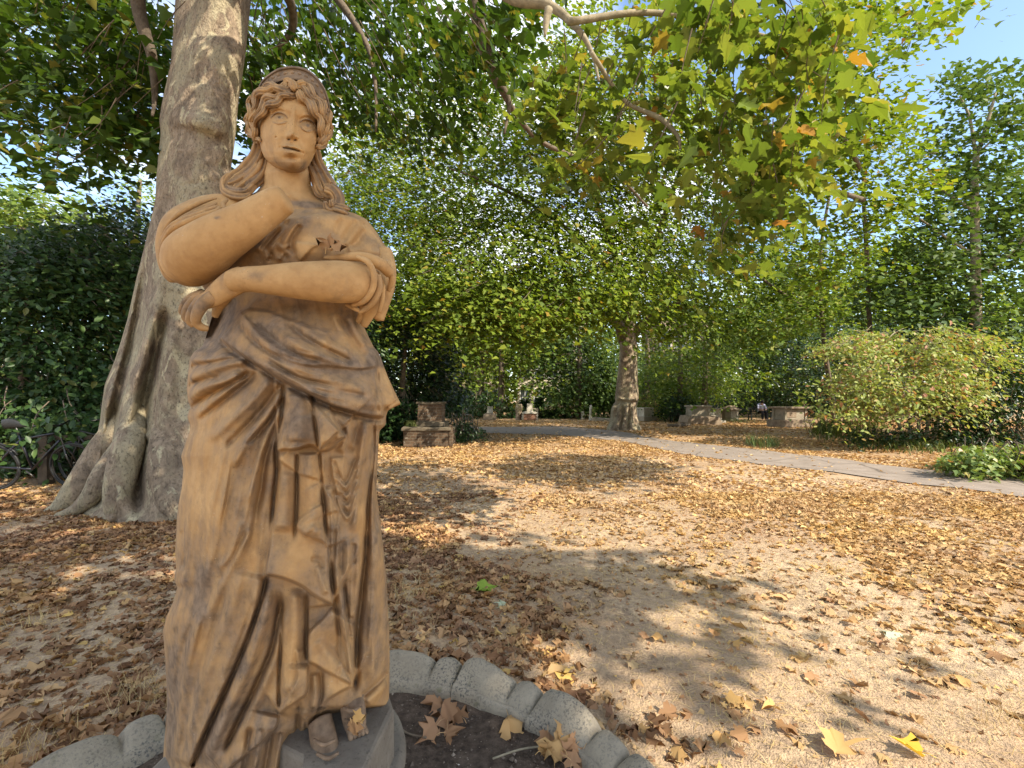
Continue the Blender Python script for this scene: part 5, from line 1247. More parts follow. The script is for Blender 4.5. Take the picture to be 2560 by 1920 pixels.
an = lr.uniform(.3, 2.7, k); rr = 1.2 + np.abs(lr.normal(0, .18, k))
ground_leaves(lt, RC[0] + rr * np.cos(an), RC[1] + rr * np.sin(an), .075, 71, H_NEAR, .4)
tag(lt.build('fallen_leaves', M['dead']), kind='stuff')
# dry grass blades
st_ = MB()
def straw(n, y0, y1, l0, l1, w, seed, upright, area=None):
    r = np.random.default_rng(seed)
    x = r.uniform(-8, 8, n); y = np.sqrt(r.uniform(y0 ** 2, y1 ** 2, n))
    m = (np.abs(x) < 1.3 * y + .4) & (np.hypot(x - RC[0], y - RC[1]) > 1.16) & ~in_poly(x, y, PATHPOLY)
    m &= sines(np.stack([x, y, 0 * x], 1), 88, 1.7, 3) + np.where(in_poly(x, y, WORN), .25, -.05) > r.uniform(-.9, .55, n)
    x, y = x[m], y[m]; n = len(x)
    a = r.uniform(0, 2 * pi, n); L = r.uniform(l0, l1, n)
    up = np.abs(r.normal(0, upright, n)) + .04
    d = np.stack([np.cos(a), np.sin(a), up], 1); d /= np.linalg.norm(d, axis=1)[:, None]
    s = np.stack([-np.sin(a), np.cos(a), 0 * a], 1) * w
    b = np.stack([x, y, ground_z(x, y) + .003], 1)
    mid = b + d * L[:, None] * .55; tip = b + d * L[:, None]; tip[:, 2] = b[:, 2] + (tip[:, 2] - b[:, 2]) * .6
    V = np.stack([b - s, b + s, mid + s * .8, mid - s * .8, tip], 1).reshape(-1, 3)
    i = np.arange(n) * 5
    st_.add(V, np.stack([i, i + 1, i + 2, i + 3], 1)); st_.add(np.zeros((0, 3)), np.zeros((0, 3), int))
    off = st_.n - len(V)
    st_.f.append((np.stack([i + 3, i + 2, i + 4], 1) + off).ravel()); st_.sz.append(np.full(n, 3, np.int32))
straw(60000, .7, 3.4, .025, .07, .0011, 501, .25)
straw(30000, 3.0, 6.5, .03, .08, .0018, 502, .3)
for (px, py, k) in ((1020, 1490, 90), (1060, 1560, 60), (1270, 1600, 60), (330, 1720, 120), (380, 1760, 90), (60, 1880, 80), (90, 1560, 60), (2480, 1800, 90)):
    g0 = G(px, py); r = np.random.default_rng(px)
    for i in range(k):
        b = np.array([g0[0] + r.normal(0, .07), g0[1] + r.normal(0, .06), 0.0]); b[2] = ground_z(b[0], b[1])
        a = r.uniform(0, 6.28); L = r.uniform(.05, .13); t_ = b + np.array([cos(a) * .5, sin(a) * .5, .8]) * L; s = np.array([-sin(a), cos(a), 0]) * .0012
        st_.add([b - s, b + s, t_], [(0, 1, 2)])
tag(st_.build('dry_grass', M['straw']), kind='stuff')
# soil crumbs and chips in the bed
cb = MB(); ico = np.array([(1, 0, 0), (-1, 0, 0), (0, 1, 0), (0, -1, 0), (0, 0, 1), (0, 0, -1)], float)
icf = np.array([(0, 2, 4), (2, 1, 4), (1, 3, 4), (3, 0, 4), (2, 0, 5), (1, 2, 5), (3, 1, 5), (0, 3, 5)])
for i in range(1800):
    a = lr.uniform(0, 6.28); q = math.sqrt(lr.uniform(0, 1)) * .97
    s = lr.uniform(.0025, .009) * (1.6 if lr.random() < .06 else 1)
    c = np.array([RC[0] + q * cos(a), RC[1] + q * sin(a), .014 + .008 * sin(9 * (RC[0] + q * cos(a))) + s * .3])
    cb.add(ico * s * lr.uniform(.6, 1.3, 3) + lr.normal(0, s * .15, (6, 3)) + c, icf)
cm = NT('soil_crumbs'); rn = cm.n('NewGeometry').outputs['Random Per Island']
tag(cb.build('gravel', cm.pbr(cm.ramp(rn, [(0, (.05, .037, .028)), (.7, (.13, .10, .075)), (.93, (.26, .21, .16)), (1, (.55, .5, .42))]), .9), smooth=False), kind='stuff')
# ---- single leaves that stand out -------------------------------------
def leaf_thing(pos, size, mat, label, group=None, yaw=0, tilt=(0, 0), curl=.5, seed=0, half=H_NEAR, name='fallen_leaf'):
    mb = MB(); a = yaw
    leaves(mb, np.zeros((1, 3)), np.array([[cos(a), sin(a), 0]]), np.array([[tilt[0], tilt[1], 1.0]]), np.array([size]), half, curl, .5, seed, .03, .09)
    d = np.array([cos(a), sin(a), 0])
    mb.tube([-d * size * .33, -d * size * .62 + [0, 0, .006], -d * size * .85 + [0, 0, .001]], .0012, 5)
    o = mb.build(name, M[mat], None, loc=pos)
    return tag(o, label, 'leaf', group)
def on_ground(px, py, h=.012):
    g0 = G(px, py); return (g0[0], g0[1], float(ground_z(g0[0], g0[1])) + h)
leaf_thing(on_ground(1213, 1475, .03), .13, 'dead_green', 'fresh green leaf lying on the brown leaf litter right of the statue', None, .4, (.1, -.35), .3, 3)
leaf_thing(on_ground(2240, 1588, .02), .115, 'dead_grey', 'silvery grey green leaf on the pale dry grass at the right', None, -.6, (.0, -.2), .4, 4)
leaf_thing(on_ground(2275, 1893, .02), .08, 'dead_yellow', 'bright yellow leaf on the dry grass near the lower right corner', None, 2.4, (.2, -.2), .5, 5)
leaf_thing(on_ground(2095, 1885, .02), .125, 'dead_pale', 'large flat pale tan leaf on the dry grass at the lower right', None, 1.0, (.05, -.1), .15, 6)
leaf_thing(on_ground(1255, 1512, .02), .08, 'dead_grey', 'small grey leaf just above the fresh green leaf', None, 2.0, (.3, -.3), .5, 7)
for k, (px, py) in enumerate([(1733, 1500), (1715, 1478), (1830, 1510), (1915, 1493), (1815, 1475), (1968, 1560), (2127, 1558), (2075, 1503), (1785, 1595), (1840, 1620), (2060, 1622), (1610, 1592), (1640, 1600), (2030, 1702), (1775, 1750), (1835, 1765), (1670, 1790), (1840, 1798),
                              (1610, 1830), (1660, 1830), (1755, 1875), (1800, 1855), (1850, 1850), (1890, 1838), (1930, 1785), (1960, 1835), (1850, 1895), (1690, 1900), (2320, 1520), (2205, 1612), (1660, 1440), (1700, 1410), (1800, 1436), (2400, 1700), (2490, 1640), (2290, 1742), (1960, 1500), (2150, 1800)]):
    leaf_thing(on_ground(px, py, .022), lr.uniform(.045, .078), 'dead' if k % 3 else 'dead_pale', 'curled tan leaf lying alone on the sunlit pale grass at the lower right', 'single leaves on the sunlit grass', lr.uniform(0, 6.28), (lr.normal(0, .3), lr.normal(0, .3)), lr.uniform(.5, 1.1), 20 + k)
def on_bed(px, py, h=.02):
    g0 = G(px, py, .02); return (g0[0], g0[1], .02 + h)
for px, py, s, lab, mt in ((1092, 1768, .085, 'upright crumpled brown leaf on the dark soil nearest the back of the bed', 'dead'), (1120, 1800, .10, 'reddish crumpled leaf in the small heap on the dark soil', 'dead'), (1150, 1800, .07, 'small curled leaf at the right of the heap on the dark soil', 'dead'),
                           (1078, 1840, .08, 'folded leaf at the left of the heap on the dark soil', 'dead'), (1128, 1842, .07, 'greyish stalked leaf below the heap on the dark soil', 'dead'), (1278, 1836, .115, 'pale round crumpled leaf alone in the middle of the dark soil', 'dead_pale')):
    leaf_thing(on_bed(px, py, .025), s, mt, lab, None, lr.uniform(0, 6.28), (lr.normal(0, .3), -.5), 1.1, int(px))
for k, (px, py) in enumerate([(1370, 1870), (1400, 1885), (1425, 1900), (1385, 1905), (1450, 1912), (1410, 1860), (1440, 1880), (1365, 1900), (1430, 1925)]):
    leaf_thing(on_bed(px, py, .04), lr.uniform(.055, .085), 'dead_pale' if k % 2 else 'dead', 'curled golden leaf in the drift against the inside of the stone edging', 'leaves drifted against the edging', lr.uniform(0, 6.28), (lr.normal(0, .4), -.6), 1.0, 900 + k)
tw = MB()
for pts in ([(986, 1815), (1020, 1840), (1066, 1851)], ): tw.tube([on_bed(a, b, .01) for a, b in pts], .004, 6, True, 5)
tag(tw.build('twig', M['twig']), 'thin dark curved twig on the soil beside the base slab', 'twig')
tw = MB(); tw.tube([on_bed(a, b, .012) for a, b in [(1232, 1905), (1300, 1882), (1370, 1872)]], .0035, 6, True, 5)
tag(tw.build('twig', M['pale_twig']), 'pale straight twig on the soil near the golden leaf drift', 'twig')
# leaves caught on the statue
def stat_leaf(px, py, Y, size, mat, label, D, N, curl, seed, half=H_NEAR):
    mb = MB(); leaves(mb, np.zeros((1, 3)), np.array([D], float), np.array([N], float), np.array([size]), half, curl, .5, seed, .05, .10)
    d = np.array(D, float) / np.linalg.norm(D)
    mb.tube([-d * size * .33, -d * size * .7], .001, 5)
    tag(mb.build('dead_leaf', M[mat], None, loc=P(px, py, Y)), label, 'leaf')
stat_leaf(*z2([(1405, 560)])[0], 1.045, .046, 'dead', 'curled brown leaf caught upright on the statue\'s chest', (.12, 0, 1), (-.3, -1, .1), 1.3, 31)
stat_leaf(*z2([(1482, 600)])[0], 1.04, .032, 'dead', 'red brown leaf caught beside the upright one on the statue\'s chest', (1, 0, .35), (.1, -1, .3), .5, 33)
stat_leaf(*z4([(1340, 1390)])[0], 1.04, .035, 'dead', 'red brown leaf stuck at the statue\'s sandalled feet', (.2, 0, -1), (-.2, -1, .3), .9, 34)
stat_leaf(*z4([(1385, 1320)])[0], 1.05, .035, 'dead_pale', 'small pale leaf stuck just above the statue\'s feet', (.3, 0, 1), (.3, -1, .2), .8, 35)
# ---- green tufts and weeds --------------------------------------------
def tuft(name, label, cat, clouds, n, h, w, mat, seed):
    r = np.random.default_rng(seed); mb = MB()
    for (px, py, sx_, sy_) in clouds:
        for i in range(n):
            g0 = G(px + r.normal(0, sx_), min(max(py + r.normal(0, sy_), 1040), 1900)); b = np.array([g0[0], g0[1], float(ground_z(g0[0], g0[1]))])
            a = r.uniform(0, 6.28); L = h * r.uniform(.5, 1.2); o_ = r.uniform(.2, .9)
            d = np.array([cos(a) * o_, sin(a) * o_, 1.0]); d /= np.linalg.norm(d); s = np.array([-sin(a), cos(a), 0]) * w
            m_ = b + d * L * .6; t_ = b + d * L + np.array([cos(a), sin(a), -.5]) * L * .2
            mb.add([b - s, b + s, m_ + s * .8, m_ - s * .8, t_], [(0, 1, 2, 3), (3, 2, 4)])
    o = mb.build(name, M[mat])
    tag(o, label, cat, None, 'stuff' if name == 'weed_clump' else None)
tuft('grass_tuft', 'ragged tuft of pale green grass beyond the tarmac path', 'grass tuft', [(1905, 1118, 16, 5), (1880, 1112, 10, 3), (1930, 1116, 8, 3)], 70, .42, .007, 'grassblade', 1)
tuft('weed_clump', 'tall dark green weeds between the right chest tomb and the yellowing bush', 'weeds', [(2100, 1088, 30, 6), (2150, 1092, 30, 6), (2060, 1082, 18, 4)], 170, .85, .014, 'weed', 2)
tuft('grass_tuft', 'low green grass under the stepped pyramid tomb', 'grass tuft', [(1850, 1054, 20, 1.5), (1990, 1050, 20, 1)], 90, .35, .012, 'grassblade', 3)
tuft('weed_clump', 'dark ground cover at the foot of the yellowing bush', 'weeds', [(2180, 1112, 40, 6), (2260, 1118, 50, 6), (2340, 1124, 40, 6)], 190, .28, .012, 'weed', 4)
# ================================================================ TOMBS AND FURNITURE
def brickmat(name, c1, c2, mortar, sc_=3.2, moss=.5):
    t = NT(name); o = t.obj()
    sp = t.n('SeparateXYZ'); t.set(sp.inputs[0], o)
    cb_ = t.n('CombineXYZ'); t.set(cb_.inputs[0], t.math('ADD', sp.outputs[0], sp.outputs[1])); t.set(cb_.inputs[1], sp.outputs[2])
    b = t.n('TexBrick', Scale=sc_); t.set(b.inputs['Vector'], cb_.outputs[0])
    b.inputs['Color1'].default_value = (*c1, 1); b.inputs['Color2'].default_value = (*c2, 1); b.inputs['Mortar'].default_value = (*mortar, 1)
    b.inputs['Mortar Size'].default_value = .022
    n = t.noise(5, 5, .65, t.pos())
    c = t.mix(t.ramp(n, [(.45, 0.0), (.62, moss)]), b.outputs[0], tuple(q * .35 for q in c1))
    c = t.mix(t.ramp(t.noise(7, 5, .6, t.pos()), [(.60, 0.0), (.70, .7)]), c, (.38, .34, .27))
    return t.pbr(c, .9, t.bump(t.math('ADD', t.math('MULTIPLY', b.outputs[1], -1.0), n), .6, .01), .15)
M['brick_dark'] = brickmat('old_dark_brick', (.085, .055, .034), (.14, .09, .055), (.15, .13, .095))
M['brick_red'] = brickmat('red_brick', (.32, .13, .07), (.42, .19, .11), (.42, .37, .3), 3.2, .2)
M['stone_pale'] = stone_mat('pale_limestone', (.40, .36, .28), (.54, .49, .40), (.16, .15, .09), .45, 4)
M['stone_mid'] = stone_mat('grey_brown_limestone', (.24, .205, .15), (.36, .31, .235), (.12, .11, .06), .5, 4)
M['rubble'] = stone_mat('rubble_stone', (.17, .12, .085), (.33, .26, .18), (.07, .07, .03), .6, 5)
M['mossy'] = stone_mat('mossy_dark_stone', (.075, .06, .04), (.16, .13, .09), (.05, .055, .018), .8, 5)
M['moss'] = simple('moss', (.07, .10, .02), .95, .4, 14, .8, .02)
M['iron'] = simple('black_iron', (.02, .02, .02), .5, .2)
M['wood'] = simple('weathered_wood', (.08, .06, .04), .85, .35, 12, .4)
def tomb(name, px, py, label, cat='tomb', rz=0.0, group=None):
    g0 = G(px, py); r = empty(name, (g0[0], g0[1], 0), label, cat, group); r.rotation_euler = (0, 0, rz); return r
def bx(root, name, mat, boxes, bevel=.012, smooth=False, taper=1.0):
    mb = MB()
    for b in boxes:
        c, s = b[0], b[1]; tp = b[2] if len(b) > 2 else taper
        x, y, z = [q / 2 for q in s]; bv = min(bevel, x * .4, y * .4, z * .4)
        lev = [(-z, 1.0, bv), (-z + bv, 1.0, 0), (z - bv, tp, 0), (z, tp, bv)]
        V = []
        for zz, t_, ins in lev:
            X, Yy = x * t_ - ins, y * t_ - ins
            V += [(c[0] - X, c[1] - Yy, c[2] + zz), (c[0] + X, c[1] - Yy, c[2] + zz), (c[0] + X, c[1] + Yy, c[2] + zz), (c[0] - X, c[1] + Yy, c[2] + zz)]
        mb.add(np.array(V), [tuple(q) for q in grid_faces(4, 4, True).tolist()] + [(3, 2, 1, 0), (12, 13, 14, 15)])
    return mb.build(name, M[mat], root, smooth=smooth)
def rough(o, amp, seed, f=6.0):
    import bmesh
    bm = bmesh.new(); bm.from_mesh(o.data)
    bmesh.ops.subdivide_edges(bm, edges=bm.edges, cuts=5, use_grid_fill=True)
    P_ = np.array([v.co[:] for v in bm.verts]); d = np.stack([sines(P_, seed + i, f, 3) for i in range(3)], 1) * amp
    for v, q in zip(bm.verts, d): v.co += Vector(q)
    bm.to_mesh(o.data); bm.free()
# two tier brick tomb, left of the path
t = tomb('brick_tomb', 1068, 1117, 'mossy two tier tomb of dark old brick with stone slabs left of the path')
w = 1.32
o = bx(t, 'brick_base', 'brick_dark', [((0, .55, .22), (w, 1.1, .44)), ((.66, .04, .30), (.09, .12, .62))]); rough(o, .012, 1)
o = bx(t, 'base_slab', 'mossy', [((-.02, .52, .49), (w + .08, 1.15, .10))], .02); rough(o, .022, 2)
o = bx(t, 'brick_chest', 'brick_dark', [((.02, .62, .93), (.66, .72, .52))]); rough(o, .014, 3)
o = bx(t, 'middle_slab', 'mossy', [((.04, .60, .615), (.80, .86, .13))], .02); rough(o, .02, 4)
o = bx(t, 'top_slab', 'mossy', [((.02, .62, 1.215), (.74, .80, .06))], .015); rough(o, .015, 5)
mb = MB(); r_ = np.random.default_rng(6)
for i in range(420):
    b = np.array([r_.uniform(-.66, -.28), r_.uniform(.1, .6), .53]); a = r_.uniform(0, 6.28); L = r_.uniform(.08, .22); d = np.array([cos(a) * .5, sin(a) * .5, 1]) * L; s = np.array([-sin(a), cos(a), 0]) * .008
    mb.add([b - s, b + s, b + d], [(0, 1, 2)])
tag(mb.build('weed_clump', M['weed'], None, loc=t.location), 'small green weeds growing on the slab of the brick tomb', 'weeds')
# iron railing behind it
a0, a1 = np.array([(1128 - CX) / F * 16.5, 16.5, 0]), np.array([(1182 - CX) / F * 17.5, 17.5, 0])
rl = empty('iron_railing', a0, 'old pale iron railing behind the two tier brick tomb', 'railing')
M['pale_iron'] = simple('flaking_iron', (.20, .19, .17), .7, .4, 20)
d = a1 - a0
for k in range(9):
    mb = MB(); q = d * k / 8; mb.tube([q + [0, 0, 0], q + [0, 0, .78], q + [0, 0, .86]], [.016, .016, .003], 6); mb.build('bar', M['pale_iron'], rl)
for zz in (.18, .72):
    mb = MB(); mb.tube([np.array([0, .0, zz]), d + [0, 0, zz]], .013, 6); mb.build('rail', M['pale_iron'], rl)
# urn tomb
t = tomb('pedestal_tomb', 1224, 1050, 'dark pedestal tomb with a tapering grey stone top in the centre distance')
o = bx(t, 'pedestal', 'rubble', [((0, .4, .18), (.82, .8, .36)), ((0, .4, .38), (.66, .66, .08))], .02); rough(o, .02, 8)
bx(t, 'stone_top', 'grey_stone', [((0, .4, .62), (.40, .40, .38), .72), ((0, .4, .83), (.34, .34, .06))], .015)
# brick tomb with white quoins
t = tomb('brick_tomb', 1325, 1051, 'red brick tomb with pale stone corners and a white tapering top in the centre distance')
bx(t, 'brick_chest', 'brick_red', [((0, .42, .23), (.90, .8, .38))])
bx(t, 'corner_stones', 'stone_pale', [((sx_ * .46, .02 if f_ else .82, .05 + .09 * k), (.13 if k % 2 else .09, .09, .082)) for sx_ in (-1, 1) for f_ in (0, 1) for k in range(5)], .006)
bx(t, 'cap_slab', 'stone_pale', [((0, .42, .465), (1.04, .95, .09)), ((0, .42, .53), (.78, .74, .05))], .012)
bx(t, 'white_top', 'stone_pale', [((0, .42, .78), (.40, .40, .46), .82), ((0, .42, 1.03), (.36, .36, .05))], .012)
t = tomb('tree_stump', 1297, 1050, 'brown ivy covered stump left of the red brick tomb', 'stump')
mb = MB(); V, f_ = lathe([(.20, 0), (.18, .3), (.22, .55), (.24, .8), (.18, 1.0), (.001, 1.02)], 14); V = V + (sines(V, 4, 6, 3) * .04)[:, None]; mb.add(V, f_); mb.build('stump', M['rubble'], t)
mb = MB(); sprays(mb, ell(np.random.default_rng(3), 40, (0, 0, .75), (.22, .22, .32)), 14, .09, .08, 3, H_MID); mb.build('ivy', M['weed'], t)
# clipped evergreen balls in front of the pale house
for px, py, zc, rd_, lab in ((1347, 1045, 1.15, .36, 'round clipped evergreen ball right of the white topped brick tomb'), (1312, 1044, 1.05, .34, 'round clipped evergreen ball behind the white topped brick tomb')):
    t = tomb('topiary_ball', px, py, lab, 'topiary')
    mb = MB(); mb.tube([(0, 0, 0), (0, 0, zc)], .035, 7); mb.build('stem', M['twig'], t)
    mb = MB(); sprays(mb, ell(np.random.default_rng(px), 110, (0, 0, zc), (rd_, rd_, rd_ * .95), .25), 16, .10, .09, px, H_OVAL); mb.build('foliage', M['leaf_dark'], t)
t = tomb('box_hedge', 1372, 1046, 'low dark box hedge right of the red brick tomb', 'hedge')
mb = MB(); r_ = np.random.default_rng(12); sprays(mb, np.stack([r_.uniform(-.75, .75, 260), r_.uniform(0, .8, 260), r_.uniform(.05, .6, 260)], 1), 14, .09, .09, 13, H_OVAL); mb.build('foliage', M['leaf_dark'], t)
t = tomb('headstone', 1457, 1049, 'small pale leaning headstone in front of the weeping tree')
o = bx(t, 'stone', 'stone_pale', [((0, 0, .27), (.17, .10, .56))], .02); rough(o, .02, 15); bx(t, 'footing', 'stone_mid', [((0, 0, .03), (.3, .2, .08))])
t = tomb('stone_post', 1477, 1051, 'tall broken pale stone post wrapped in ivy left of the far plane trunk', 'post')
mb = MB(); V, f_ = lathe([(.13, 0), (.12, .2), (.095, .5), (.085, .8), (.06, .97), (.001, .98)], 12); V = V + (sines(V, 24, 7, 3) * .02)[:, None]; mb.add(V, f_); mb.build('post', M['stone_pale'], t)
mb = MB(); sprays(mb, ell(np.random.default_rng(5), 30, (.14, 0, .45), (.10, .14, .4)), 12, .09, .08, 5, H_MID); mb.build('ivy', M['leaf_ivy'], t)
t = tomb('low_wall', 1505, 1053, 'low stone kerb running up to the left foot of the far plane trunk', 'wall')
o = bx(t, 'stones', 'stone_mid', [((-.30, .2, .10), (.62, .3, .22)), ((.36, .2, .09), (.66, .3, .2))], .02); rough(o, .015, 17)
# tombs right of the far trunk
def chest(px, py, label, L, Wd, Hh, over, plinth, mats, rz=0.0, panel=True, zoff=0.0):
    t = tomb('chest_tomb', px, py, label, rz=rz)
    bz = plinth
    bx(t, 'chest', mats[0], [((0, Wd / 2, bz + Hh / 2), (L - .06, Wd - .06, Hh))] + [((sx_ * (L / 2 - .05), yy, bz + Hh / 2), (.11, .11, Hh)) for sx_ in (-1, 1) for yy in (.05, Wd - .05)], .01)
    o = bx(t, 'ledger_slab', mats[1], [((0, Wd / 2, bz + Hh + .045), (L + over * 2, Wd + over * 2, .09))], .025)
    o = bx(t, 'plinth', mats[2], [((0, Wd / 2, bz / 2), (L + .34, Wd + .34, bz))], .02); rough(o, .012, int(px))
    if panel: bx(t, 'carved_panel', mats[1], [((-.24 * L * 0 - L * .18, .026, bz + Hh * .5), (L * .42, .02, Hh * .62))], .008)
    return t
chest(1622, 1053, 'small pale chest tomb immediately right of the far plane trunk', .80, .6, .46, .03, .28, ('stone_pale', 'stone_pale', 'stone_mid'), .5)
t = chest(1753, 1061, 'grey chest tomb raised on a rubble stone plinth', .98, .8, .46, .07, .46, ('stone_mid', 'stone_mid', 'rubble'), 0)
t['label'] = 'grey chest tomb raised on a wide rubble stone plinth'
o = bx(t, 'rubble_plinth', 'rubble', [((.05, .45, .22), (1.75, 1.5, .42), .93)], .04); rough(o, .05, 31, 4)
t = tomb('stone_steps', 1806, 1058, 'pale worn stone steps right of the rubble plinth', 'steps')
for k in range(4): o = bx(t, 'step', 'stone_pale', [((-.06 * k, .3 + .34 * k, .07 + .14 * k), (.52, .36, .13))], .015); rough(o, .008, 40 + k)
t = tomb('pyramid_tomb', 1836, 1053, 'eight sided tomb with a stepped pyramid cap')
mb = MB(); th = np.linspace(0, 2 * pi, 8, endpoint=False) + pi / 8
def octo(mb, prof):
    V = np.array([(r_ * cos(a), r_ * sin(a) + .5, z_) for r_, z_ in prof for a in th]); mb.add(V, [tuple(q) for q in grid_faces(len(prof), 8, True).tolist()] + [tuple(range(8 * (len(prof) - 1), 8 * len(prof)))])
octo(mb, [(.50, 0), (.50, .08), (.46, .10), (.46, .62), (.47, .66)]); mb.build('body', M['stone_mid'], t, smooth=False)
mb = MB(); octo(mb, [(.47, .66), (.62, .68), (.62, .73), (.46, .79), (.46, .82), (.34, .86), (.34, .89), (.22, .93), (.12, .95)]); mb.build('stepped_cap', M['rubble'], t, smooth=False)
t = tomb('headstone', 1795, 1043, 'small pale block tomb seen between the rubble plinth and the pyramid tomb')
bx(t, 'block', 'stone_pale', [((0, .2, .30), (.45, .4, .60))]); bx(t, 'slab', 'stone_pale', [((0, .2, .63), (.55, .5, .06))])
t = chest(1990, 1068, 'large chest tomb with an overhanging dark slab and a carved panel at the right', 1.25, .75, .52, .14, .36, ('stone_mid', 'rubble', 'rubble'), .22)
bx(t, 'sunlit_end', 'stone_pale', [((.64, .375, .62), (.06, .66, .50))], .02)  # end face towards the sun, its brightness put in as paler stone
# black bench and log
t = tomb('park_bench', 1694, 1056, 'small black bench in front of the rubble plinth', 'bench')
mb = MB(); [mb.box((0, .03 + .1 * k, .42), (.62, .07, .03)) for k in range(4)]; mb.build('seat', M['iron'], t, smooth=False)
mb = MB(); [mb.box((0, .42, .54 + .12 * k), (.62, .03, .07)) for k in range(3)]; mb.build('backrest', M['iron'], t, smooth=False)
for sx_ in (-.29, .29):
    for yy in (.03, .40):
        mb = MB(); mb.box((sx_, yy, .21), (.05, .05, .42)); mb.build('leg', M['iron'], t, smooth=False)
mb = MB(); mb.tube([G(1670, 1064, .06), G(1700, 1063, .07), G(1724, 1062, .05)], [.08, .09, .06], 10, True, 4)
tag(mb.build('fallen_log', M['twig']), 'dark fallen log lying on leaves below the black bench', 'log')
t = tomb('notice_board', 1674, 1042, 'pale framed notice board among bushes right of the far plane trunk', 'notice board')
for sx_ in (-.24, .24):
    mb = MB(); mb.box((sx_, 0, .6), (.05, .05, 1.2)); mb.build('post', M['stone_pale'], t, smooth=False)
mb = MB(); mb.box((0, -.01, 1.02), (.46, .04, .40)); mb.build('board', simple('pale_blue_panel', (.36, .44, .52), .4, .1), t, smooth=False)
mb = MB(); [mb.box(c, s) for c, s in (((0, -.035, 1.23), (.52, .04, .04)), ((0, -.035, .81), (.52, .04, .04)))]; mb.build('frame', M['stone_pale'], t, smooth=False)
# person on a bench by the dark bushes
bpx = G(1903, 1051)
t = empty('park_bench', bpx, 'dark bench under the dark bushes on which a person sits', 'bench')
mb = MB(); [mb.box((0, .08 * k, .43), (1.4, .065, .03)) for k in range(5)]; mb.build('seat', M['iron'], t, smooth=False)
mb = MB(); [mb.box((0, .40, .55 + .11 * k), (1.4, .03, .07)) for k in range(3)]; mb.build('backrest', M['iron'], t, smooth=False)
for sx_ in (-.62, .62):
    for yy in (0, .34):
        mb = MB(); mb.box((sx_, yy, .21), (.06, .05, .42)); mb.build('leg', M['iron'], t, smooth=False)
pr = empty('person', bpx + np.array([0, .1, 0]), 'seated person in a pale lilac shirt and black trousers leaning forward on the dark bench', 'person')
def skin_body(name, verts, edges, radii, mat, parent):
    me = bpy.data.meshes.new(name); me.from_pydata([tuple(v) for v in verts], edges, [])
    o = bpy.data.objects.new(name, me); link(o, parent)
    o.modifiers.new('skin', 'SKIN'); s_ = o.modifiers.new('sub', 'SUBSURF'); s_.levels = s_.render_levels = 2
    for v, r_ in zip(me.skin_vertices[0].data, radii): v.radius = (r_, r_)
    me.skin_vertices[0].data[0].use_root = True
    me.materials.append(mat); return o
sk = simple('skin', (.42, .26, .18), .6, .1); shirt = simple('lilac_shirt', (.52, .50, .66), .9, .1, 30); trs = simple('black_trousers', (.015, .015, .02), .9, .1); hrm = simple('dark_hair', (.02, .015, .012), .6, .2)
skin_body('body', [(0, 0, .52), (0, -.04, .75), (0, -.10, .97), (0, -.16, 1.06), (0, -.22, 1.12), (0, -.235, 1.22), (-.17, -.09, .98), (-.24, -.22, .74), (-.10, -.40, .66), (.17, -.09, .98), (.24, -.22, .74), (.10, -.40, .66), (-.10, -.40, .52), (-.11, -.44, .08), (.10, -.40, .52), (.11, -.44, .08), (-.11, -.58, .05), (.11, -.58, .05)],
          [(0, 1), (1, 2), (2, 3), (3, 4), (4, 5), (2, 6), (6, 7), (7, 8), (2, 9), (9, 10), (10, 11), (0, 12), (12, 13), (0, 14), (14, 15), (13, 16), (15, 17)],
          [.15, .13, .12, .055, .085, .08, .06, .042, .035, .06, .042, .035, .075, .045, .075, .045, .035, .035], sk, pr)
mb = MB(); mb.tube([(0, .01, .50), (0, -.035, .74), (0, -.10, .98), (0, -.14, 1.04)], [.175, .16, .165, .08], 16, True, 5)
for s_ in (-1, 1): mb.tube([(s_ * .12, -.09, 1.0), (s_ * .19, -.10, .96), (s_ * .25, -.22, .74)], [.08, .075, .058], 12, True, 5)
mb.build('shirt', shirt, pr)
mb = MB()
for s_ in (-1, 1): mb.tube([(s_ * .07, .02, .52), (s_ * .10, -.38, .535), (s_ * .11, -.43, .40), (s_ * .11, -.44, .10)], [.105, .088, .075, .06], 12, True, 5)
mb.build('trousers', trs, pr)
mb = MB(); V, f_ = lathe([(max(1e-4, sin(a)), -cos(a)) for a in np.linspace(.6, pi, 10)], 14); mb.add(V * np.array([.105, .115, .115]) + [0, -.205, 1.19], f_); mb.build('hair', hrm, pr)
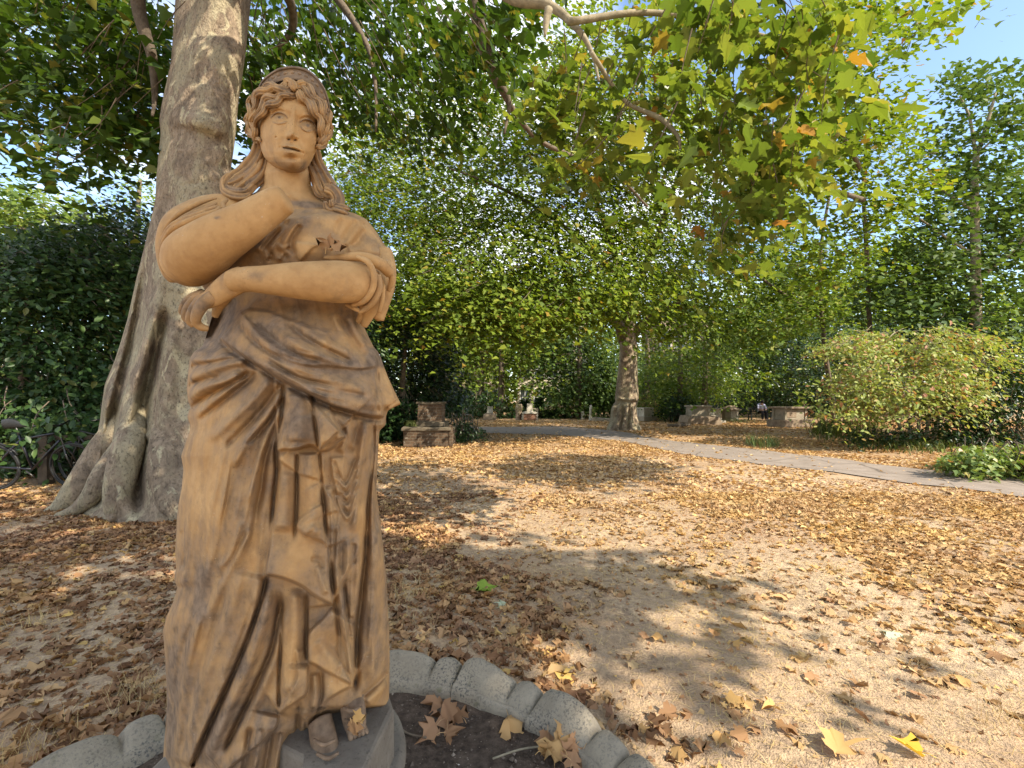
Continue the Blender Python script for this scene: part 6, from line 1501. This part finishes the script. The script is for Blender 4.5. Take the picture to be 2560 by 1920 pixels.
# ---- bicycles by the dark thicket at the left --------------------------
def bicycle(loc, rz, label, fc, lean):
    t = empty('bicycle', loc, label, 'bicycle', 'bicycles parked by the dark thicket'); t.rotation_euler = (lean, 0, rz)
    fm = simple('bicycle_paint', fc, .35, .1, 5, 0, .01, 0, .5); met = M['metal']
    def part(name, pts, r, m, parent=t, seg=8, sub_=1):
        mb = MB()
        for p, r_ in zip(pts, r if isinstance(r, list) else [r] * len(pts)): mb.tube(p, r_, seg, True, sub_)
        return mb.build(name, m, parent)
    for cx in (-.53, .53):
        a = np.linspace(0, 2 * pi, 33); ring = lambda q: [(cx + q * cos(x_), 0, .34 + q * sin(x_)) for x_ in a]
        wh = part('wheel', [[(cx, -.04, .34), (cx, .04, .34)]], .022, met)
        part('tyre', [ring(.325)], .018, M['iron'], wh, 6); part('rim', [ring(.30)], .009, met, wh, 5)
        part('spokes', [[(cx, 0, .34), (cx + .3 * cos(x_), 0, .34 + .3 * sin(x_))] for x_ in a[:-1:2]], .0016, met, wh, 4)
    sp_, hp, bb = (-.16, 0, .80), (.38, 0, .84), (-.04, 0, .30)
    part('frame', [[bb, sp_], [bb, (.36, 0, .72)], [(-.14, 0, .74), hp], [(-.53, 0, .34), (-.14, 0, .74)], [(-.53, 0, .34), bb]], .016, fm)
    part('fork', [[(.36, 0, .90), (.40, 0, .66), (.47, .05, .5), (.53, .05, .34)], [(.40, 0, .66), (.47, -.05, .5), (.53, -.05, .34)]], .013, met)
    part('handlebar', [[(.30, -.28, .98), (.36, -.12, .96), (.37, 0, .94), (.36, .12, .96), (.30, .28, .98)]], .013, met, t, 8, 3)
    part('seat_post', [[(-.15, 0, .76), (-.19, 0, .94)]], .013, met)
    mb = MB(); mb.tube([(-.34, 0, .96), (-.25, 0, .97), (-.12, 0, .95), (-.05, 0, .94)], [.07, .075, .04, .02], 10, True, 4, .45); mb.build('saddle', M['iron'], t)
    part('mudguard', [[(-.53 + .36 * cos(x_), 0, .34 + .36 * sin(x_)) for x_ in np.linspace(.5, 2.9, 14)]], .014, M['iron'])
    part('crank', [[(-.04, -.09, .30), (.06, -.09, .20)], [(-.04, .09, .30), (-.14, .09, .40)]], .011, met)
M['metal'] = simple('dull_metal', (.06, .058, .055), .35, .1, 5, 0, .01, .8)
bicycle(G(25, 1236) + np.array([0, .35, 0]), .10, 'dark bicycle parked furthest left beneath the dark thicket', (.008, .008, .014), .12)
bicycle(G(215, 1230) + np.array([-.15, .45, 0]), 2.95, 'dark bicycle parked nearest the flared trunk beneath the dark thicket', (.012, .009, .008), -.10)
t = tomb('timber_post', 98, 1215, 'brown timber fence post between the two parked bicycles', 'post')
mb = MB(); mb.box((0, .1, .38), (.14, .12, .76)); mb.build('post', M['wood'], t, smooth=False)
mb = MB(); mb.box((.25, .15, .72), (.75, .04, .07), .12); mb.build('rail', M['wood'], t, smooth=False)
# ---- buildings glimpsed through the trees ------------------------------
M['win'] = simple('window_glass', (.06, .08, .10), .1, .2, 2, 0, .01, 0, .6)
M['white'] = simple('white_paint', (.72, .71, .68), .5, .06)
def house(px0, px1, Y, Hh, label, wall, cols, rows_, wz=1.6, name='town_house'):
    x0, x1 = (px0 - CX) / F * Y, (px1 - CX) / F * Y; W = x1 - x0
    r = empty(name, ((x0 + x1) / 2, Y, 0), label, 'building')
    mb = MB(); mb.box((0, 3, Hh / 2), (W, 6, Hh)); mb.build('wall', wall, r, smooth=False)
    mb = MB(); mb.add([(-W / 2 - .2, -.2, Hh), (W / 2 + .2, -.2, Hh), (W / 2 + .2, 6.2, Hh), (-W / 2 - .2, 6.2, Hh), (-W / 2 - .2, 3, Hh + 2), (W / 2 + .2, 3, Hh + 2)], [(0, 1, 5, 4), (2, 3, 4, 5), (0, 4, 3), (1, 2, 5), (3, 2, 1, 0)]); mb.build('roof', M['iron'], r, smooth=False)
    for i in range(cols):
        for j in range(rows_):
            cx, cz = (-.5 + (i + .5) / cols) * W, wz + j * 3.1
            wd = MB(); [wd.box((cx + a, -.04, cz + b), s) for a, b, s in ((-.55, 0, (.1, .1, 1.9)), (.55, 0, (.1, .1, 1.9)), (0, .95, (1.2, .1, .1)), (0, -.95, (1.3, .16, .1)), (0, 0, (1.0, .06, .06)), (0, 0, (.05, .06, 1.8)))]
            w_ = wd.build('window', M['white'], r, smooth=False)
            gl = MB(); gl.box((cx, .01, cz), (1.06, .03, 1.86)); gl.build('pane', M['win'], w_, smooth=False)
    return r
house(1295, 1470, 48, 11, 'cream house with white bay windows far behind the red brick tomb', simple('cream_render', (.62, .54, .42), .9, .12), 5, 3)
house(1080, 1262, 50, 12, 'pale pinkish house far behind the brick tomb at the left of the lawn', simple('pinkish_render', (.60, .48, .42), .9, .12), 5, 3)
hb = house(1646, 1790, 46, 10, 'pale brown brick house with a white downpipe right of the far plane trunk', brickmat('stock_brick', (.34, .24, .18), (.44, .33, .26), (.45, .4, .34), 3, .1), 4, 3)
mb = MB(); mb.tube([(-2.95, -.1, 0), (-2.95, -.1, 10)], .06, 8); mb.build('downpipe', M['white'], hb)
